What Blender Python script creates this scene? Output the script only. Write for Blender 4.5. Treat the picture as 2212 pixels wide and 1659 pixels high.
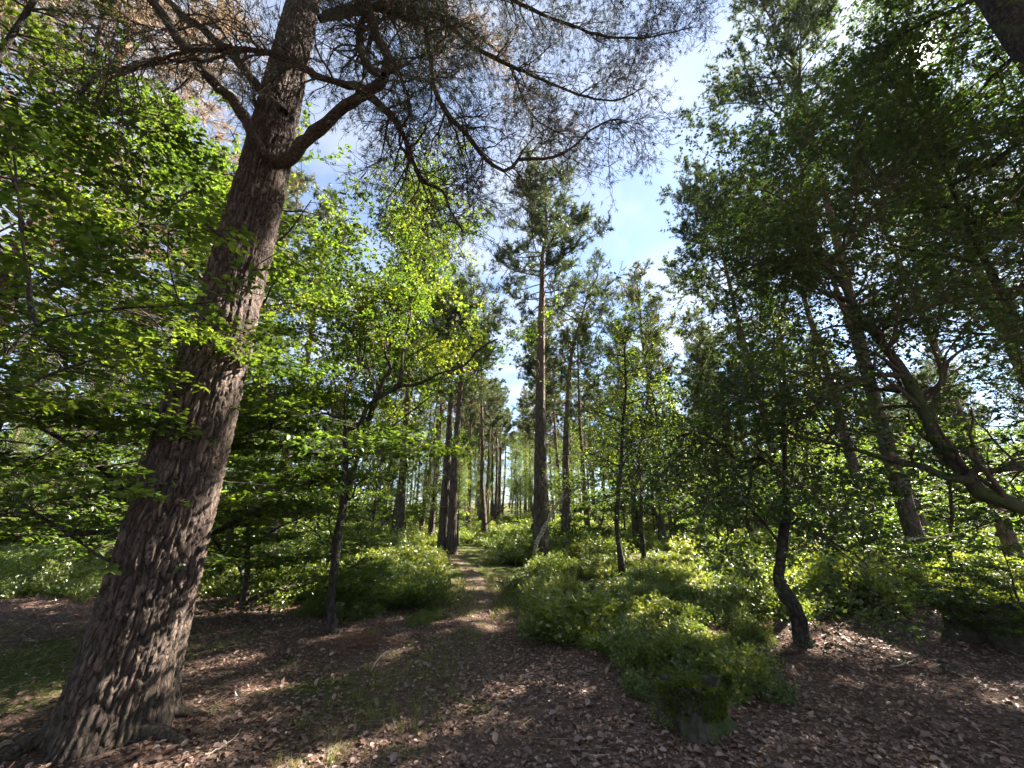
import bpy, math, random
import numpy as np
from mathutils import Vector, Matrix

# ------------------------------------------------------------------ camera, sky, sun, exposure
for o in list(bpy.data.objects):
    bpy.data.objects.remove(o, do_unlink=True)
SC = bpy.context.scene
COL = SC.collection
random.seed(7)
PITCH = math.radians(19.0)
EYE = np.array([0.0, 0.0, 1.6])
F, CX, CY = 831.0, 1106.0, 829.5          # focal length and centre on a 2212 x 1659 grid

cam_data = bpy.data.cameras.new('camera')
cam_data.sensor_fit = 'HORIZONTAL'
cam_data.sensor_width = 36.0
cam_data.lens = 36.0 * F / 2212.0
cam_data.clip_start = 0.05
cam_data.clip_end = 2000.0
cam = bpy.data.objects.new('camera', cam_data)
cam.location = EYE
cam.rotation_euler = (math.radians(90) + PITCH, 0, 0)
COL.objects.link(cam)
SC.camera = cam

SUN_EL, SUN_AZ = math.radians(42.2), math.radians(57.7)     # azimuth clockwise from the view direction (+Y)
SUN_DIR = Vector((math.sin(SUN_AZ) * math.cos(SUN_EL), math.cos(SUN_AZ) * math.cos(SUN_EL), math.sin(SUN_EL)))

world = bpy.data.worlds.new('World')
SC.world = world
world.use_nodes = True
wn, wl = world.node_tree.nodes, world.node_tree.links
wn.clear()
def N(tree, kind, **kw):
    n = tree.nodes.new(kind)
    for k, v in kw.items():
        setattr(n, k, v)
    return n
W = world.node_tree
sky = N(W, 'ShaderNodeTexSky', sky_type='NISHITA', sun_disc=False)
sky.sun_elevation = SUN_EL
sky.sun_rotation = SUN_AZ
sky.air_density = 0.8
sky.dust_density = 0.12
sky.ozone_density = 2.0
tc = N(W, 'ShaderNodeTexCoord')
sep = N(W, 'ShaderNodeSeparateXYZ')
wl.new(tc.outputs['Generated'], sep.inputs[0])
mz = N(W, 'ShaderNodeMath', operation='MAXIMUM'); mz.inputs[1].default_value = 0.06
wl.new(sep.outputs['Z'], mz.inputs[0])
dx = N(W, 'ShaderNodeMath', operation='DIVIDE'); wl.new(sep.outputs['X'], dx.inputs[0]); wl.new(mz.outputs[0], dx.inputs[1])
dy = N(W, 'ShaderNodeMath', operation='DIVIDE'); wl.new(sep.outputs['Y'], dy.inputs[0]); wl.new(mz.outputs[0], dy.inputs[1])
cmb = N(W, 'ShaderNodeCombineXYZ'); wl.new(dx.outputs[0], cmb.inputs[0]); wl.new(dy.outputs[0], cmb.inputs[1])
cn = N(W, 'ShaderNodeTexNoise'); cn.inputs['Scale'].default_value = 1.5; cn.inputs['Detail'].default_value = 4.0
cn.inputs['Roughness'].default_value = 0.56; cn.inputs['Distortion'].default_value = 0.35
wl.new(cmb.outputs[0], cn.inputs['Vector'])
cr = N(W, 'ShaderNodeValToRGB')
cr.color_ramp.elements[0].position = 0.42; cr.color_ramp.elements[0].color = (0.16, 0.16, 0.16, 1)
cr.color_ramp.elements[1].position = 0.70; cr.color_ramp.elements[1].color = (0.85, 0.85, 0.85, 1)
wl.new(cn.outputs['Fac'], cr.inputs['Fac'])
# thin cloud is brighter towards the sun (forward scattering)
dot = N(W, 'ShaderNodeVectorMath', operation='DOT_PRODUCT'); dot.inputs[1].default_value = SUN_DIR
nrm = N(W, 'ShaderNodeVectorMath', operation='NORMALIZE'); wl.new(tc.outputs['Generated'], nrm.inputs[0])
wl.new(nrm.outputs[0], dot.inputs[0])
clampd = N(W, 'ShaderNodeMath', operation='MAXIMUM'); clampd.inputs[1].default_value = 0.0
wl.new(dot.outputs['Value'], clampd.inputs[0])
pw = N(W, 'ShaderNodeMath', operation='POWER'); pw.inputs[1].default_value = 5.0
wl.new(clampd.outputs[0], pw.inputs[0])
fs = N(W, 'ShaderNodeMath', operation='MULTIPLY_ADD'); fs.inputs[1].default_value = 0.5; fs.inputs[2].default_value = 2.9
wl.new(pw.outputs[0], fs.inputs[0])
pw2 = N(W, 'ShaderNodeMath', operation='POWER'); pw2.inputs[1].default_value = 6000.0
wl.new(clampd.outputs[0], pw2.inputs[0])
au = N(W, 'ShaderNodeMath', operation='MULTIPLY_ADD'); au.inputs[1].default_value = 500.0
wl.new(pw2.outputs[0], au.inputs[0]); wl.new(fs.outputs[0], au.inputs[2])
cloudcol = N(W, 'ShaderNodeCombineXYZ')
for i in range(3):
    wl.new(au.outputs[0], cloudcol.inputs[i])
mixc = N(W, 'ShaderNodeMix', data_type='RGBA')
wl.new(cr.outputs['Color'], mixc.inputs['Factor'])
wl.new(sky.outputs[0], mixc.inputs['A']); wl.new(cloudcol.outputs[0], mixc.inputs['B'])
bg = N(W, 'ShaderNodeBackground'); bg.inputs['Strength'].default_value = 0.05
wl.new(mixc.outputs['Result'], bg.inputs['Color'])
wo = N(W, 'ShaderNodeOutputWorld'); wl.new(bg.outputs[0], wo.inputs[0])

sun_data = bpy.data.lights.new('sun', 'SUN')
sun_data.energy = 5.0
sun_data.angle = math.radians(0.53)
sun_data.color = (1.0, 0.91, 0.77)
sun = bpy.data.objects.new('sun', sun_data)
sun.rotation_euler = (-SUN_DIR).to_track_quat('-Z', 'Y').to_euler()
sun.location = (20, 12, 25)
COL.objects.link(sun)

SC.view_settings.view_transform = 'Standard'
SC.view_settings.look = 'None'
SC.view_settings.gamma = 1.0
SC.view_settings.exposure = 3.05
SC.render.engine = 'CYCLES'
cy = SC.cycles
cy.max_bounces = 4; cy.diffuse_bounces = 3; cy.glossy_bounces = 1; cy.transmission_bounces = 3
cy.transparent_max_bounces = 4
cy.sample_clamp_indirect = 6.0
cy.use_denoising = True
cy.use_adaptive_sampling = True
cy.adaptive_threshold = 0.02
cy.adaptive_min_samples = 16

# ------------------------------------------------------------------ geometry helpers
CP, SP = math.cos(PITCH), math.sin(PITCH)
def ray(px, py):
    a, b = (px - CX) / F, (CY - py) / F
    return np.array([a, CP - b * SP, SP + b * CP])
def at(px, py, Y):
    r = ray(px, py)
    return EYE + r * (Y / r[1])

def hash01(*k):
    h = np.zeros(np.broadcast(*k).shape, dtype=np.uint32)
    for i, a in enumerate(k):
        h = (h ^ (np.asarray(a).astype(np.int64) & 0xffffffff).astype(np.uint32)) * np.uint32(2654435761 + 40503 * i)
        h ^= h >> np.uint32(15)
        h = h * np.uint32(2246822519); h ^= h >> np.uint32(13)
    return (h & np.uint32(0xffffff)).astype(np.float64) / 0xffffff
def vnoise2(x, y, seed=0):
    xi, yi = np.floor(x), np.floor(y)
    fx, fy = x - xi, y - yi
    fx, fy = fx * fx * (3 - 2 * fx), fy * fy * (3 - 2 * fy)
    s = np.full(np.shape(xi), seed)
    g = lambda a, b: hash01(xi + a, yi + b, s)
    return (g(0, 0) * (1 - fx) + g(1, 0) * fx) * (1 - fy) + (g(0, 1) * (1 - fx) + g(1, 1) * fx) * fy
def fbm2(x, y, seed=0, oct=4):
    s, a, t = 0, 0.5, 0
    for i in range(oct):
        s = s + a * vnoise2(x * 2 ** i, y * 2 ** i, seed + 17 * i); t += a; a *= 0.5
    return s / t

BUMPS = [(3.4, 8.6, 2.4, 2.6, 0.22), (-3.0, 11.5, 1.6, 2.2, 0.25), (7.5, 8.0, 2.5, 2.5, 0.15), (1.6, 12.0, 2.0, 1.6, 0.15),
         (4.0, 5.9, 0.5, 0.45, 0.14), (-3.0, 3.6, 0.9, 0.9, 0.06), (5.5, 15.0, 3.0, 3.0, 0.3), (-6.0, 16.0, 3.5, 3.5, 0.3)]
def H(x, y):
    x, y = np.asarray(x, float), np.asarray(y, float)
    d = np.hypot(x, y)
    h = 0.10 * (fbm2(x * 0.7 + 3, y * 0.7, 5, 3) - 0.5) + 0.030 * (fbm2(x * 3, y * 3, 9, 3) - 0.5)
    h = h + np.clip((d - 14) / 60, 0, 1) * 1.2 * (fbm2(x * 0.06, y * 0.06, 2, 3) - 0.35)
    h = h + 0.045 * np.clip(d - 26, 0, 160) * (y > 0) * np.clip((d - 26) / 20, 0, 1)
    for bx, by, sx, sy, a in BUMPS:
        h = h + a * np.exp(-((x - bx) / sx) ** 2 - ((y - by) / sy) ** 2)
    h = h - 0.06 * np.exp(-((x + 0.3 - 0.04 * y) / 0.5) ** 2) * (y > 0)
    return h
H00 = float(H(0.0, 0.0))
def ground(px, py):
    r = ray(px, py)
    t = np.concatenate([np.arange(0.5, 12, 0.01), np.arange(12, 80, 0.05)])
    p = EYE + r * t[:, None]
    below = np.nonzero(p[:, 2] <= H(p[:, 0], p[:, 1]))[0]
    return p[below[0]] if len(below) else p[-1]
def gpoint(x, y, dz=0.0):
    return np.array([x, y, float(H(x, y)) + dz])

def mk_mesh(name, verts, polys, mat=None, smooth=False, attrs=None):
    verts = np.asarray(verts, np.float32)
    polys = [np.asarray(p, np.int32) for p in polys if len(p)]
    me = bpy.data.meshes.new(name)
    me.vertices.add(len(verts)); me.vertices.foreach_set('co', verts.ravel())
    nl = sum(p.size for p in polys); npoly = sum(len(p) for p in polys)
    me.loops.add(nl); me.polygons.add(npoly)
    me.loops.foreach_set('vertex_index', np.concatenate([p.ravel() for p in polys]))
    starts, c = [], 0
    for p in polys:
        starts.append(c + np.arange(len(p)) * p.shape[1]); c += p.size
    me.polygons.foreach_set('loop_start', np.concatenate(starts).astype(np.int32))
    if smooth:
        me.polygons.foreach_set('use_smooth', np.ones(npoly, bool))
    for k, v in (attrs or {}).items():
        v = np.asarray(v, np.float32)
        a = me.attributes.new(k, 'FLOAT', 'POINT')
        a.data.foreach_set('value', v.ravel())
    me.update(calc_edges=True)
    if mat:
        me.materials.append(mat)
    return me

def link(name, data, parent=None, loc=None, **props):
    o = bpy.data.objects.new(name, data)
    COL.objects.link(o)
    if parent:
        o.parent = parent
    if loc is not None:
        o.location = [float(v) for v in loc]
    for k, v in props.items():
        o[k] = v
    return o
def thing(name, label, cat, loc, group=None, rz=0.0, scale=1.0):
    o = link(name, None, loc=loc, label=label, category=cat)
    o.empty_display_size = 0.2
    o.rotation_euler = (0, 0, rz); o.scale = (scale,) * 3
    if group:
        o['group'] = group
    return o
def copy_tree(o, label, loc, rz, scale, group):
    c = o.copy(); COL.objects.link(c)
    c.location = [float(v) for v in loc]; c.rotation_euler = (0, 0, rz)
    c.scale = (scale, scale, scale); c['label'] = label
    if group:
        c['group'] = group
    elif 'group' in c:
        del c['group']
    for ch in o.children:
        d = ch.copy(); COL.objects.link(d); d.parent = c
    return c

def norm(v):
    return v / np.maximum(np.linalg.norm(v, axis=-1, keepdims=True), 1e-9)

def tubes(P, R, sides=4, cap=False):
    """P (N,K,3), R (N,K): batch of tubes -> verts, quads"""
    P = np.asarray(P, float); R = np.asarray(R, float)
    n, k, _ = P.shape
    T = norm(np.gradient(P, axis=1))
    mean = norm(T.mean(axis=1))
    ref = np.where(np.abs(mean[:, 2:3]) > 0.8, np.array([[1.0, 0, 0]]), np.array([[0, 0, 1.0]]))
    U = norm(np.cross(T, ref[:, None, :])); V = np.cross(T, U)
    a = np.arange(sides) * 2 * math.pi / sides
    ring = U[:, :, None, :] * np.cos(a)[None, None, :, None] + V[:, :, None, :] * np.sin(a)[None, None, :, None]
    verts = P[:, :, None, :] + ring * R[:, :, None, None]
    idx = np.arange(n * k * sides).reshape(n, k, sides)
    q = np.stack([idx[:, :-1, :], np.roll(idx[:, :-1, :], -1, 2), np.roll(idx[:, 1:, :], -1, 2), idx[:, 1:, :]], -1)
    return verts.reshape(-1, 3), q.reshape(-1, 4)

def smooth_line(pts, k):
    pts = np.asarray(pts, float)
    n = len(pts)
    ext = np.vstack([2 * pts[0] - pts[1], pts, 2 * pts[-1] - pts[-2]])
    seg = np.linalg.norm(np.diff(pts, axis=0), axis=1)
    cum = np.concatenate([[0], np.cumsum(seg)])
    s = np.linspace(0, cum[-1], k)
    i = np.clip(np.searchsorted(cum, s, 'right') - 1, 0, n - 2)
    t = ((s - cum[i]) / np.maximum(seg[i], 1e-9))[:, None]
    p0, p1, p2, p3 = ext[i], ext[i + 1], ext[i + 2], ext[i + 3]
    return 0.5 * (2 * p1 + (p2 - p0) * t + (2 * p0 - 5 * p1 + 4 * p2 - p3) * t ** 2 + (3 * p1 - p0 - 3 * p2 + p3) * t ** 3)

def table(P, R):
    P = np.asarray(P, float); R = np.asarray(R, float)
    n, k, _ = P.shape
    T = norm(np.gradient(P, axis=1))
    L = np.linalg.norm(np.diff(P, axis=1), axis=2).sum(1)
    t = np.tile(np.linspace(0, 1, k), (n, 1))
    w = np.repeat(L[:, None] / k, k, 1)
    return dict(pos=P.reshape(-1, 3), tan=T.reshape(-1, 3), rad=R.ravel(), t=t.ravel(), w=w.ravel(), len=np.repeat(L, k))
def join_tables(ts):
    return {k: np.concatenate([t[k] for t in ts]) for k in ts[0]}

def spawn(rng, tab, n, length, angle=0.9, jit=0.15, grav=0.0, K=6, rr=0.55, rmax=1.0, rmin=0.0015, tlo=0.15, thi=1.0,
          planar=False, upbias=0.0, relax=0.0, tip=0.25, lenpow=0.0):
    w = tab['w'] * (tab['t'] >= tlo) * (tab['t'] <= thi)
    i = rng.choice(len(w), n, p=w / w.sum())
    # jitter the position along the parent
    T = tab['tan'][i]
    pos = tab['pos'][i] + T * (rng.uniform(-0.5, 0.5, n) * np.minimum(tab['len'][i] * 0.06, 0.06))[:, None]
    if planar:
        side = norm(np.cross(T, np.array([0, 0, 1.0])) + 1e-4) * rng.choice([-1, 1], n)[:, None]
        perp = norm(side + rng.normal(0, 0.22, (n, 3)))
    else:
        perp = norm(np.cross(T, rng.normal(0, 1, (n, 3))))
        perp = norm(perp + np.array([0, 0, upbias]))
    A = (angle + rng.normal(0, 0.22, n))[:, None]
    d = norm(np.cos(A) * T + np.sin(A) * perp)
    L = rng.uniform(0.55, 1.25, n) * length * (1 - lenpow * tab['t'][i])
    r0 = np.clip(tab['rad'][i] * rr, rmin, rmax)
    P = np.zeros((n, K, 3)); P[:, 0] = pos
    for k in range(1, K):
        d = norm(d + rng.normal(0, jit, (n, 3)) + np.array([0, 0, grav]))
        if planar and relax:
            d = norm(d * np.array([1, 1, 1 - relax]))
        P[:, k] = P[:, k - 1] + d * (L / (K - 1))[:, None]
    R = r0[:, None] * np.linspace(1, tip, K)[None, :]
    return P, np.maximum(R, rmin * 0.6)

LEAF = {
    'diamond': (np.array([(0, 0, 0), (0.45, 0.5, 0.10), (1, 0, -0.04), (0.45, -0.5, 0.10)]), [(0, 1, 2), (0, 2, 3)]),
    'oval': (np.array([(0, 0, 0), (0.28, 0.44, 0.09), (0.70, 0.38, 0.06), (1, 0, -0.08), (0.70, -0.38, 0.06), (0.28, -0.44, 0.09)]),
             [(0, 1, 2, 3), (0, 3, 4, 5)]),
    'bent': (np.array([(0, 0, 0.10), (0.28, 0.44, 0.24), (0.74, 0.36, 0.18), (1, 0, 0.0), (0.68, -0.40, 0.26), (0.25, -0.40, 0.12)]),
             [(0, 1, 2, 3), (0, 3, 4, 5)]),
    'curl': (np.array([(0, 0, 0.10), (0.25, 0.42, 0.26), (0.72, 0.36, 0.20), (1, 0, 0.02), (0.70, -0.40, 0.28), (0.25, -0.36, 0.12), (0.5, 0.0, 0.0)]),
             [(0, 6, 1), (1, 6, 2), (2, 6, 3), (3, 6, 4), (4, 6, 5), (5, 6, 0)]),
}
def leaves(pos, axis, nrm_, length, ratio, shape, rnd):
    tv, tf = LEAF[shape]
    a = norm(axis); s = norm(np.cross(nrm_, a)); m = np.cross(a, s)
    L = np.asarray(length)[:, None, None]
    v = pos[:, None, :] + L * (tv[None, :, 0:1] * a[:, None, :] + ratio * tv[None, :, 1:2] * s[:, None, :] + tv[None, :, 2:3] * m[:, None, :])
    nv = len(tv)
    off = (np.arange(len(pos)) * nv)[:, None, None]
    f = (np.array(tf)[None] + off).reshape(-1, len(tf[0]))
    return v.reshape(-1, 3), f, np.repeat(rnd, nv)

def leaf_frames(rng, tab, n, flat=1.0, droop=0.0, spread=1.0, tlo=0.1):
    w = tab['w'] * (tab['t'] >= tlo)
    i = rng.choice(len(w), n, p=w / w.sum())
    T = tab['tan'][i]
    side = norm(np.cross(T, np.array([0, 0, 1.0])) + 1e-4) * rng.choice([-1, 1], n)[:, None]
    ax = norm(T * 0.6 + side * spread + rng.normal(0, 0.35, (n, 3)) + np.array([0, 0, -droop]))
    nr = norm(np.array([0, 0, flat]) + rng.normal(0, 0.5, (n, 3)))
    pos = tab['pos'][i] + ax * 0.008 + rng.normal(0, 0.012, (n, 3))
    return pos, ax, nr

def needles(rng, pos, d, per, length, width, spread=0.75):
    n = len(pos)
    D = norm(d[:, None, :] * (1 - spread * 0.55) + spread * norm(rng.normal(0, 1, (n, per, 3))))
    side = norm(np.cross(D, rng.normal(0, 1, (n, per, 3)))) * (width / 2)
    b = pos[:, None, :] + rng.normal(0, 0.012, (n, per, 3))
    Ls = length * rng.uniform(0.7, 1.2, (n, per, 1))
    v = np.stack([b + side * 1.2, b - side * 1.2, b + D * Ls], 2).reshape(-1, 3)
    f = np.arange(n * per * 3).reshape(-1, 3)
    return v, f, np.repeat(rng.random(n), per * 3)

# ------------------------------------------------------------------ materials
def new_mat(name):
    m = bpy.data.materials.new(name); m.use_nodes = True
    m.node_tree.nodes.clear()
    return m, m.node_tree
def out(t, sh):
    o = N(t, 'ShaderNodeOutputMaterial'); t.links.new(sh, o.inputs['Surface'])
def ramp(t, fac, stops):
    r = N(t, 'ShaderNodeValToRGB')
    while len(r.color_ramp.elements) < len(stops):
        r.color_ramp.elements.new(0.5)
    for e, (p, c) in zip(r.color_ramp.elements, stops):
        e.position = p; e.color = (*c, 1)
    t.links.new(fac, r.inputs['Fac'])
    return r.outputs['Color']
def leaf_mat(name, stops, trans=0.5, tcol=(1.9, 1.9, 0.9), gloss=0.06, rough=0.42, inst=False):
    m, t = new_mat(name)
    a = N(t, 'ShaderNodeAttribute', attribute_name='rnd')
    fac = a.outputs['Fac']
    if inst:
        oi = N(t, 'ShaderNodeObjectInfo')
        md = N(t, 'ShaderNodeMath', operation='MULTIPLY_ADD'); md.inputs[1].default_value = 0.45
        t.links.new(oi.outputs['Random'], md.inputs[0])
        hv = N(t, 'ShaderNodeMath', operation='MULTIPLY'); hv.inputs[1].default_value = 0.55
        t.links.new(fac, hv.inputs[0]); t.links.new(hv.outputs[0], md.inputs[2])
        fac = md.outputs[0]
    c = ramp(t, fac, stops)
    tm = N(t, 'ShaderNodeMix', data_type='RGBA', blend_type='MULTIPLY')
    tm.inputs['Factor'].default_value = 1.0
    t.links.new(c, tm.inputs['A']); tm.inputs['B'].default_value = (*tcol, 1)
    df = N(t, 'ShaderNodeBsdfDiffuse'); t.links.new(c, df.inputs['Color'])
    tr = N(t, 'ShaderNodeBsdfTranslucent'); t.links.new(tm.outputs['Result'], tr.inputs['Color'])
    mx = N(t, 'ShaderNodeMixShader'); mx.inputs[0].default_value = trans
    t.links.new(df.outputs[0], mx.inputs[1]); t.links.new(tr.outputs[0], mx.inputs[2])
    gl = N(t, 'ShaderNodeBsdfGlossy'); gl.inputs['Roughness'].default_value = rough
    m2 = N(t, 'ShaderNodeMixShader'); m2.inputs[0].default_value = gloss
    t.links.new(mx.outputs[0], m2.inputs[1]); t.links.new(gl.outputs[0], m2.inputs[2])
    out(t, m2.outputs[0])
    return m
def bark_mat(name, stops, scale=(9, 9, 2.2), bump=0.6, dist=0.02, moss=0.0, high=None, rough=0.9):
    m, t = new_mat(name)
    tc = N(t, 'ShaderNodeTexCoord'); mp = N(t, 'ShaderNodeMapping'); mp.inputs['Scale'].default_value = scale
    t.links.new(tc.outputs['Object'], mp.inputs['Vector'])
    n1 = N(t, 'ShaderNodeTexNoise'); n1.inputs['Scale'].default_value = 1.6; n1.inputs['Detail'].default_value = 7; n1.inputs['Roughness'].default_value = 0.65
    t.links.new(mp.outputs[0], n1.inputs['Vector'])
    vo = N(t, 'ShaderNodeTexVoronoi', feature='DISTANCE_TO_EDGE'); vo.inputs['Scale'].default_value = 1.5
    mixv = N(t, 'ShaderNodeMix', data_type='VECTOR'); mixv.inputs['Factor'].default_value = 0.25
    t.links.new(mp.outputs[0], mixv.inputs['A']); t.links.new(n1.outputs['Color'], mixv.inputs['B'])
    t.links.new(mixv.outputs['Result'], vo.inputs['Vector'])
    c = ramp(t, n1.outputs['Fac'], stops)
    if high:
        sp = N(t, 'ShaderNodeSeparateXYZ'); t.links.new(tc.outputs['Object'], sp.inputs[0])
        mr = N(t, 'ShaderNodeMapRange'); mr.inputs['From Min'].default_value = high[0]; mr.inputs['From Max'].default_value = high[1]
        t.links.new(sp.outputs['Z'], mr.inputs['Value'])
        c2 = ramp(t, n1.outputs['Fac'], high[2])
        mh = N(t, 'ShaderNodeMix', data_type='RGBA'); t.links.new(mr.outputs[0], mh.inputs['Factor'])
        t.links.new(c, mh.inputs['A']); t.links.new(c2, mh.inputs['B']); c = mh.outputs['Result']
    if moss > 0:
        n2 = N(t, 'ShaderNodeTexNoise'); n2.inputs['Scale'].default_value = 3.5; n2.inputs['Detail'].default_value = 5
        t.links.new(tc.outputs['Object'], n2.inputs['Vector'])
        f = ramp(t, n2.outputs['Fac'], [(0.62 - moss * 0.3, (0, 0, 0)), (0.78 - moss * 0.3, (1, 1, 1))])
        mm = N(t, 'ShaderNodeMix', data_type='RGBA'); t.links.new(f, mm.inputs['Factor'])
        t.links.new(c, mm.inputs['A']); mm.inputs['B'].default_value = (0.06, 0.075, 0.025, 1); c = mm.outputs['Result']
    b = N(t, 'ShaderNodeBsdfPrincipled'); b.inputs['Roughness'].default_value = rough
    b.inputs['Specular IOR Level'].default_value = 0.25
    t.links.new(c, b.inputs['Base Color'])
    hm = N(t, 'ShaderNodeMath', operation='MULTIPLY_ADD'); hm.inputs[1].default_value = 0.8
    cl = N(t, 'ShaderNodeMath', operation='MINIMUM'); cl.inputs[1].default_value = 0.35
    t.links.new(vo.outputs['Distance'], cl.inputs[0]); t.links.new(cl.outputs[0], hm.inputs[0]); t.links.new(n1.outputs['Fac'], hm.inputs[2])
    bp = N(t, 'ShaderNodeBump'); bp.inputs['Strength'].default_value = bump; bp.inputs['Distance'].default_value = dist
    t.links.new(hm.outputs[0], bp.inputs['Height']); t.links.new(bp.outputs[0], b.inputs['Normal'])
    out(t, b.outputs[0])
    return m

ORANGE = [(0.3, (0.105, 0.062, 0.040)), (0.7, (0.22, 0.135, 0.088))]
M = {}
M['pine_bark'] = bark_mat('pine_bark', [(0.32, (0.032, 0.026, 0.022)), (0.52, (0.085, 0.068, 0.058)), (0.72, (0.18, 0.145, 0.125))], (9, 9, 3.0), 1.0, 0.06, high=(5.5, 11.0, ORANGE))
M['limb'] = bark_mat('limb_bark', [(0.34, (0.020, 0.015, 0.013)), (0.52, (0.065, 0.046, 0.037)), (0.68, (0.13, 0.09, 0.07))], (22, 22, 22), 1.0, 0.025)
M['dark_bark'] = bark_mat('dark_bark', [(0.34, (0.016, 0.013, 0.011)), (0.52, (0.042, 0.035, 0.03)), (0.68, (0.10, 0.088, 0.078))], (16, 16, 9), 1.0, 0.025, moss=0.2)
M['mossy_bark'] = bark_mat('mossy_bark', [(0.3, (0.03, 0.024, 0.02)), (0.7, (0.09, 0.075, 0.06))], (12, 12, 7), 0.9, 0.025, moss=0.55)
M['birch_bark'] = bark_mat('birch_bark', [(0.38, (0.05, 0.042, 0.036)), (0.50, (0.30, 0.27, 0.24)), (0.75, (0.55, 0.52, 0.48))], (5, 5, 16), 0.5, 0.008)
M['twig'] = bark_mat('twig_bark', [(0.3, (0.04, 0.03, 0.024)), (0.7, (0.10, 0.075, 0.06))], (20, 20, 20), 0.2, 0.004)
M['dead_twig'] = bark_mat('dead_twig_bark', [(0.3, (0.14, 0.09, 0.065)), (0.7, (0.34, 0.25, 0.19))], (20, 20, 20), 0.2, 0.004)
M['pale_wood'] = bark_mat('pale_wood', [(0.3, (0.22, 0.18, 0.15)), (0.7, (0.48, 0.42, 0.36))], (20, 20, 20), 0.3, 0.004)
M['beech'] = leaf_mat('beech_leaf', [(0.0, (0.032, 0.060, 0.013)), (0.5, (0.055, 0.095, 0.018)), (1.0, (0.095, 0.135, 0.024))], 0.5, (2.9, 2.7, 1.1), 0.05)
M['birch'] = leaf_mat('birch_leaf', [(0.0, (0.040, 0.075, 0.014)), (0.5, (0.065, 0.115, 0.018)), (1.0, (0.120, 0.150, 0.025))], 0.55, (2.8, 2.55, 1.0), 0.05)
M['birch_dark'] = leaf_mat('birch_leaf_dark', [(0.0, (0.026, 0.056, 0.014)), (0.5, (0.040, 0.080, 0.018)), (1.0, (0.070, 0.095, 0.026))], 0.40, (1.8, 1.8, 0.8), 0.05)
M['needle'] = leaf_mat('pine_needle', [(0.0, (0.030, 0.048, 0.024)), (0.5, (0.055, 0.080, 0.036)), (0.85, (0.10, 0.115, 0.05)), (1.0, (0.19, 0.13, 0.075))], 0.30, (1.7, 1.7, 0.9), 0.06)
M['needle_near'] = leaf_mat('pine_needle_near', [(0.0, (0.020, 0.034, 0.015)), (0.75, (0.040, 0.062, 0.025)), (1.0, (0.085, 0.080, 0.04))], 0.2, (1.4, 1.4, 0.8), 0.06)
M['needle_brown'] = leaf_mat('pine_needle_brown', [(0.0, (0.16, 0.12, 0.08)), (0.5, (0.28, 0.21, 0.15)), (1.0, (0.40, 0.32, 0.24))], 0.35, (1.3, 1.2, 1.0), 0.03)
M['bilberry'] = leaf_mat('bilberry_leaf', [(0.0, (0.050, 0.085, 0.020)), (0.4, (0.090, 0.135, 0.028)), (0.8, (0.16, 0.19, 0.042)), (0.93, (0.20, 0.20, 0.05)), (1.0, (0.24, 0.13, 0.06))], 0.48, (2.4, 2.2, 0.9), 0.08, inst=True)
M['litter'] = leaf_mat('dead_leaf', [(0.0, (0.095, 0.058, 0.048)), (0.4, (0.23, 0.140, 0.112)), (0.75, (0.36, 0.24, 0.195)), (1.0, (0.50, 0.40, 0.34))], 0.22, (1.3, 1.1, 0.9), 0.08, 0.45)
M['grass'] = leaf_mat('grass_blade', [(0.0, (0.07, 0.10, 0.025)), (0.6, (0.14, 0.16, 0.045)), (1.0, (0.33, 0.27, 0.13))], 0.4, (1.8, 1.7, 0.8), 0.05)
M['red_needle'] = leaf_mat('red_dead_needle', [(0.0, (0.12, 0.04, 0.025)), (1.0, (0.28, 0.10, 0.06))], 0.2, (1.2, 1.1, 1.0), 0.03)
M['moss'] = leaf_mat('moss', [(0.0, (0.05, 0.075, 0.015)), (1.0, (0.13, 0.15, 0.03))], 0.3, (1.6, 1.6, 0.8), 0.02)

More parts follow.
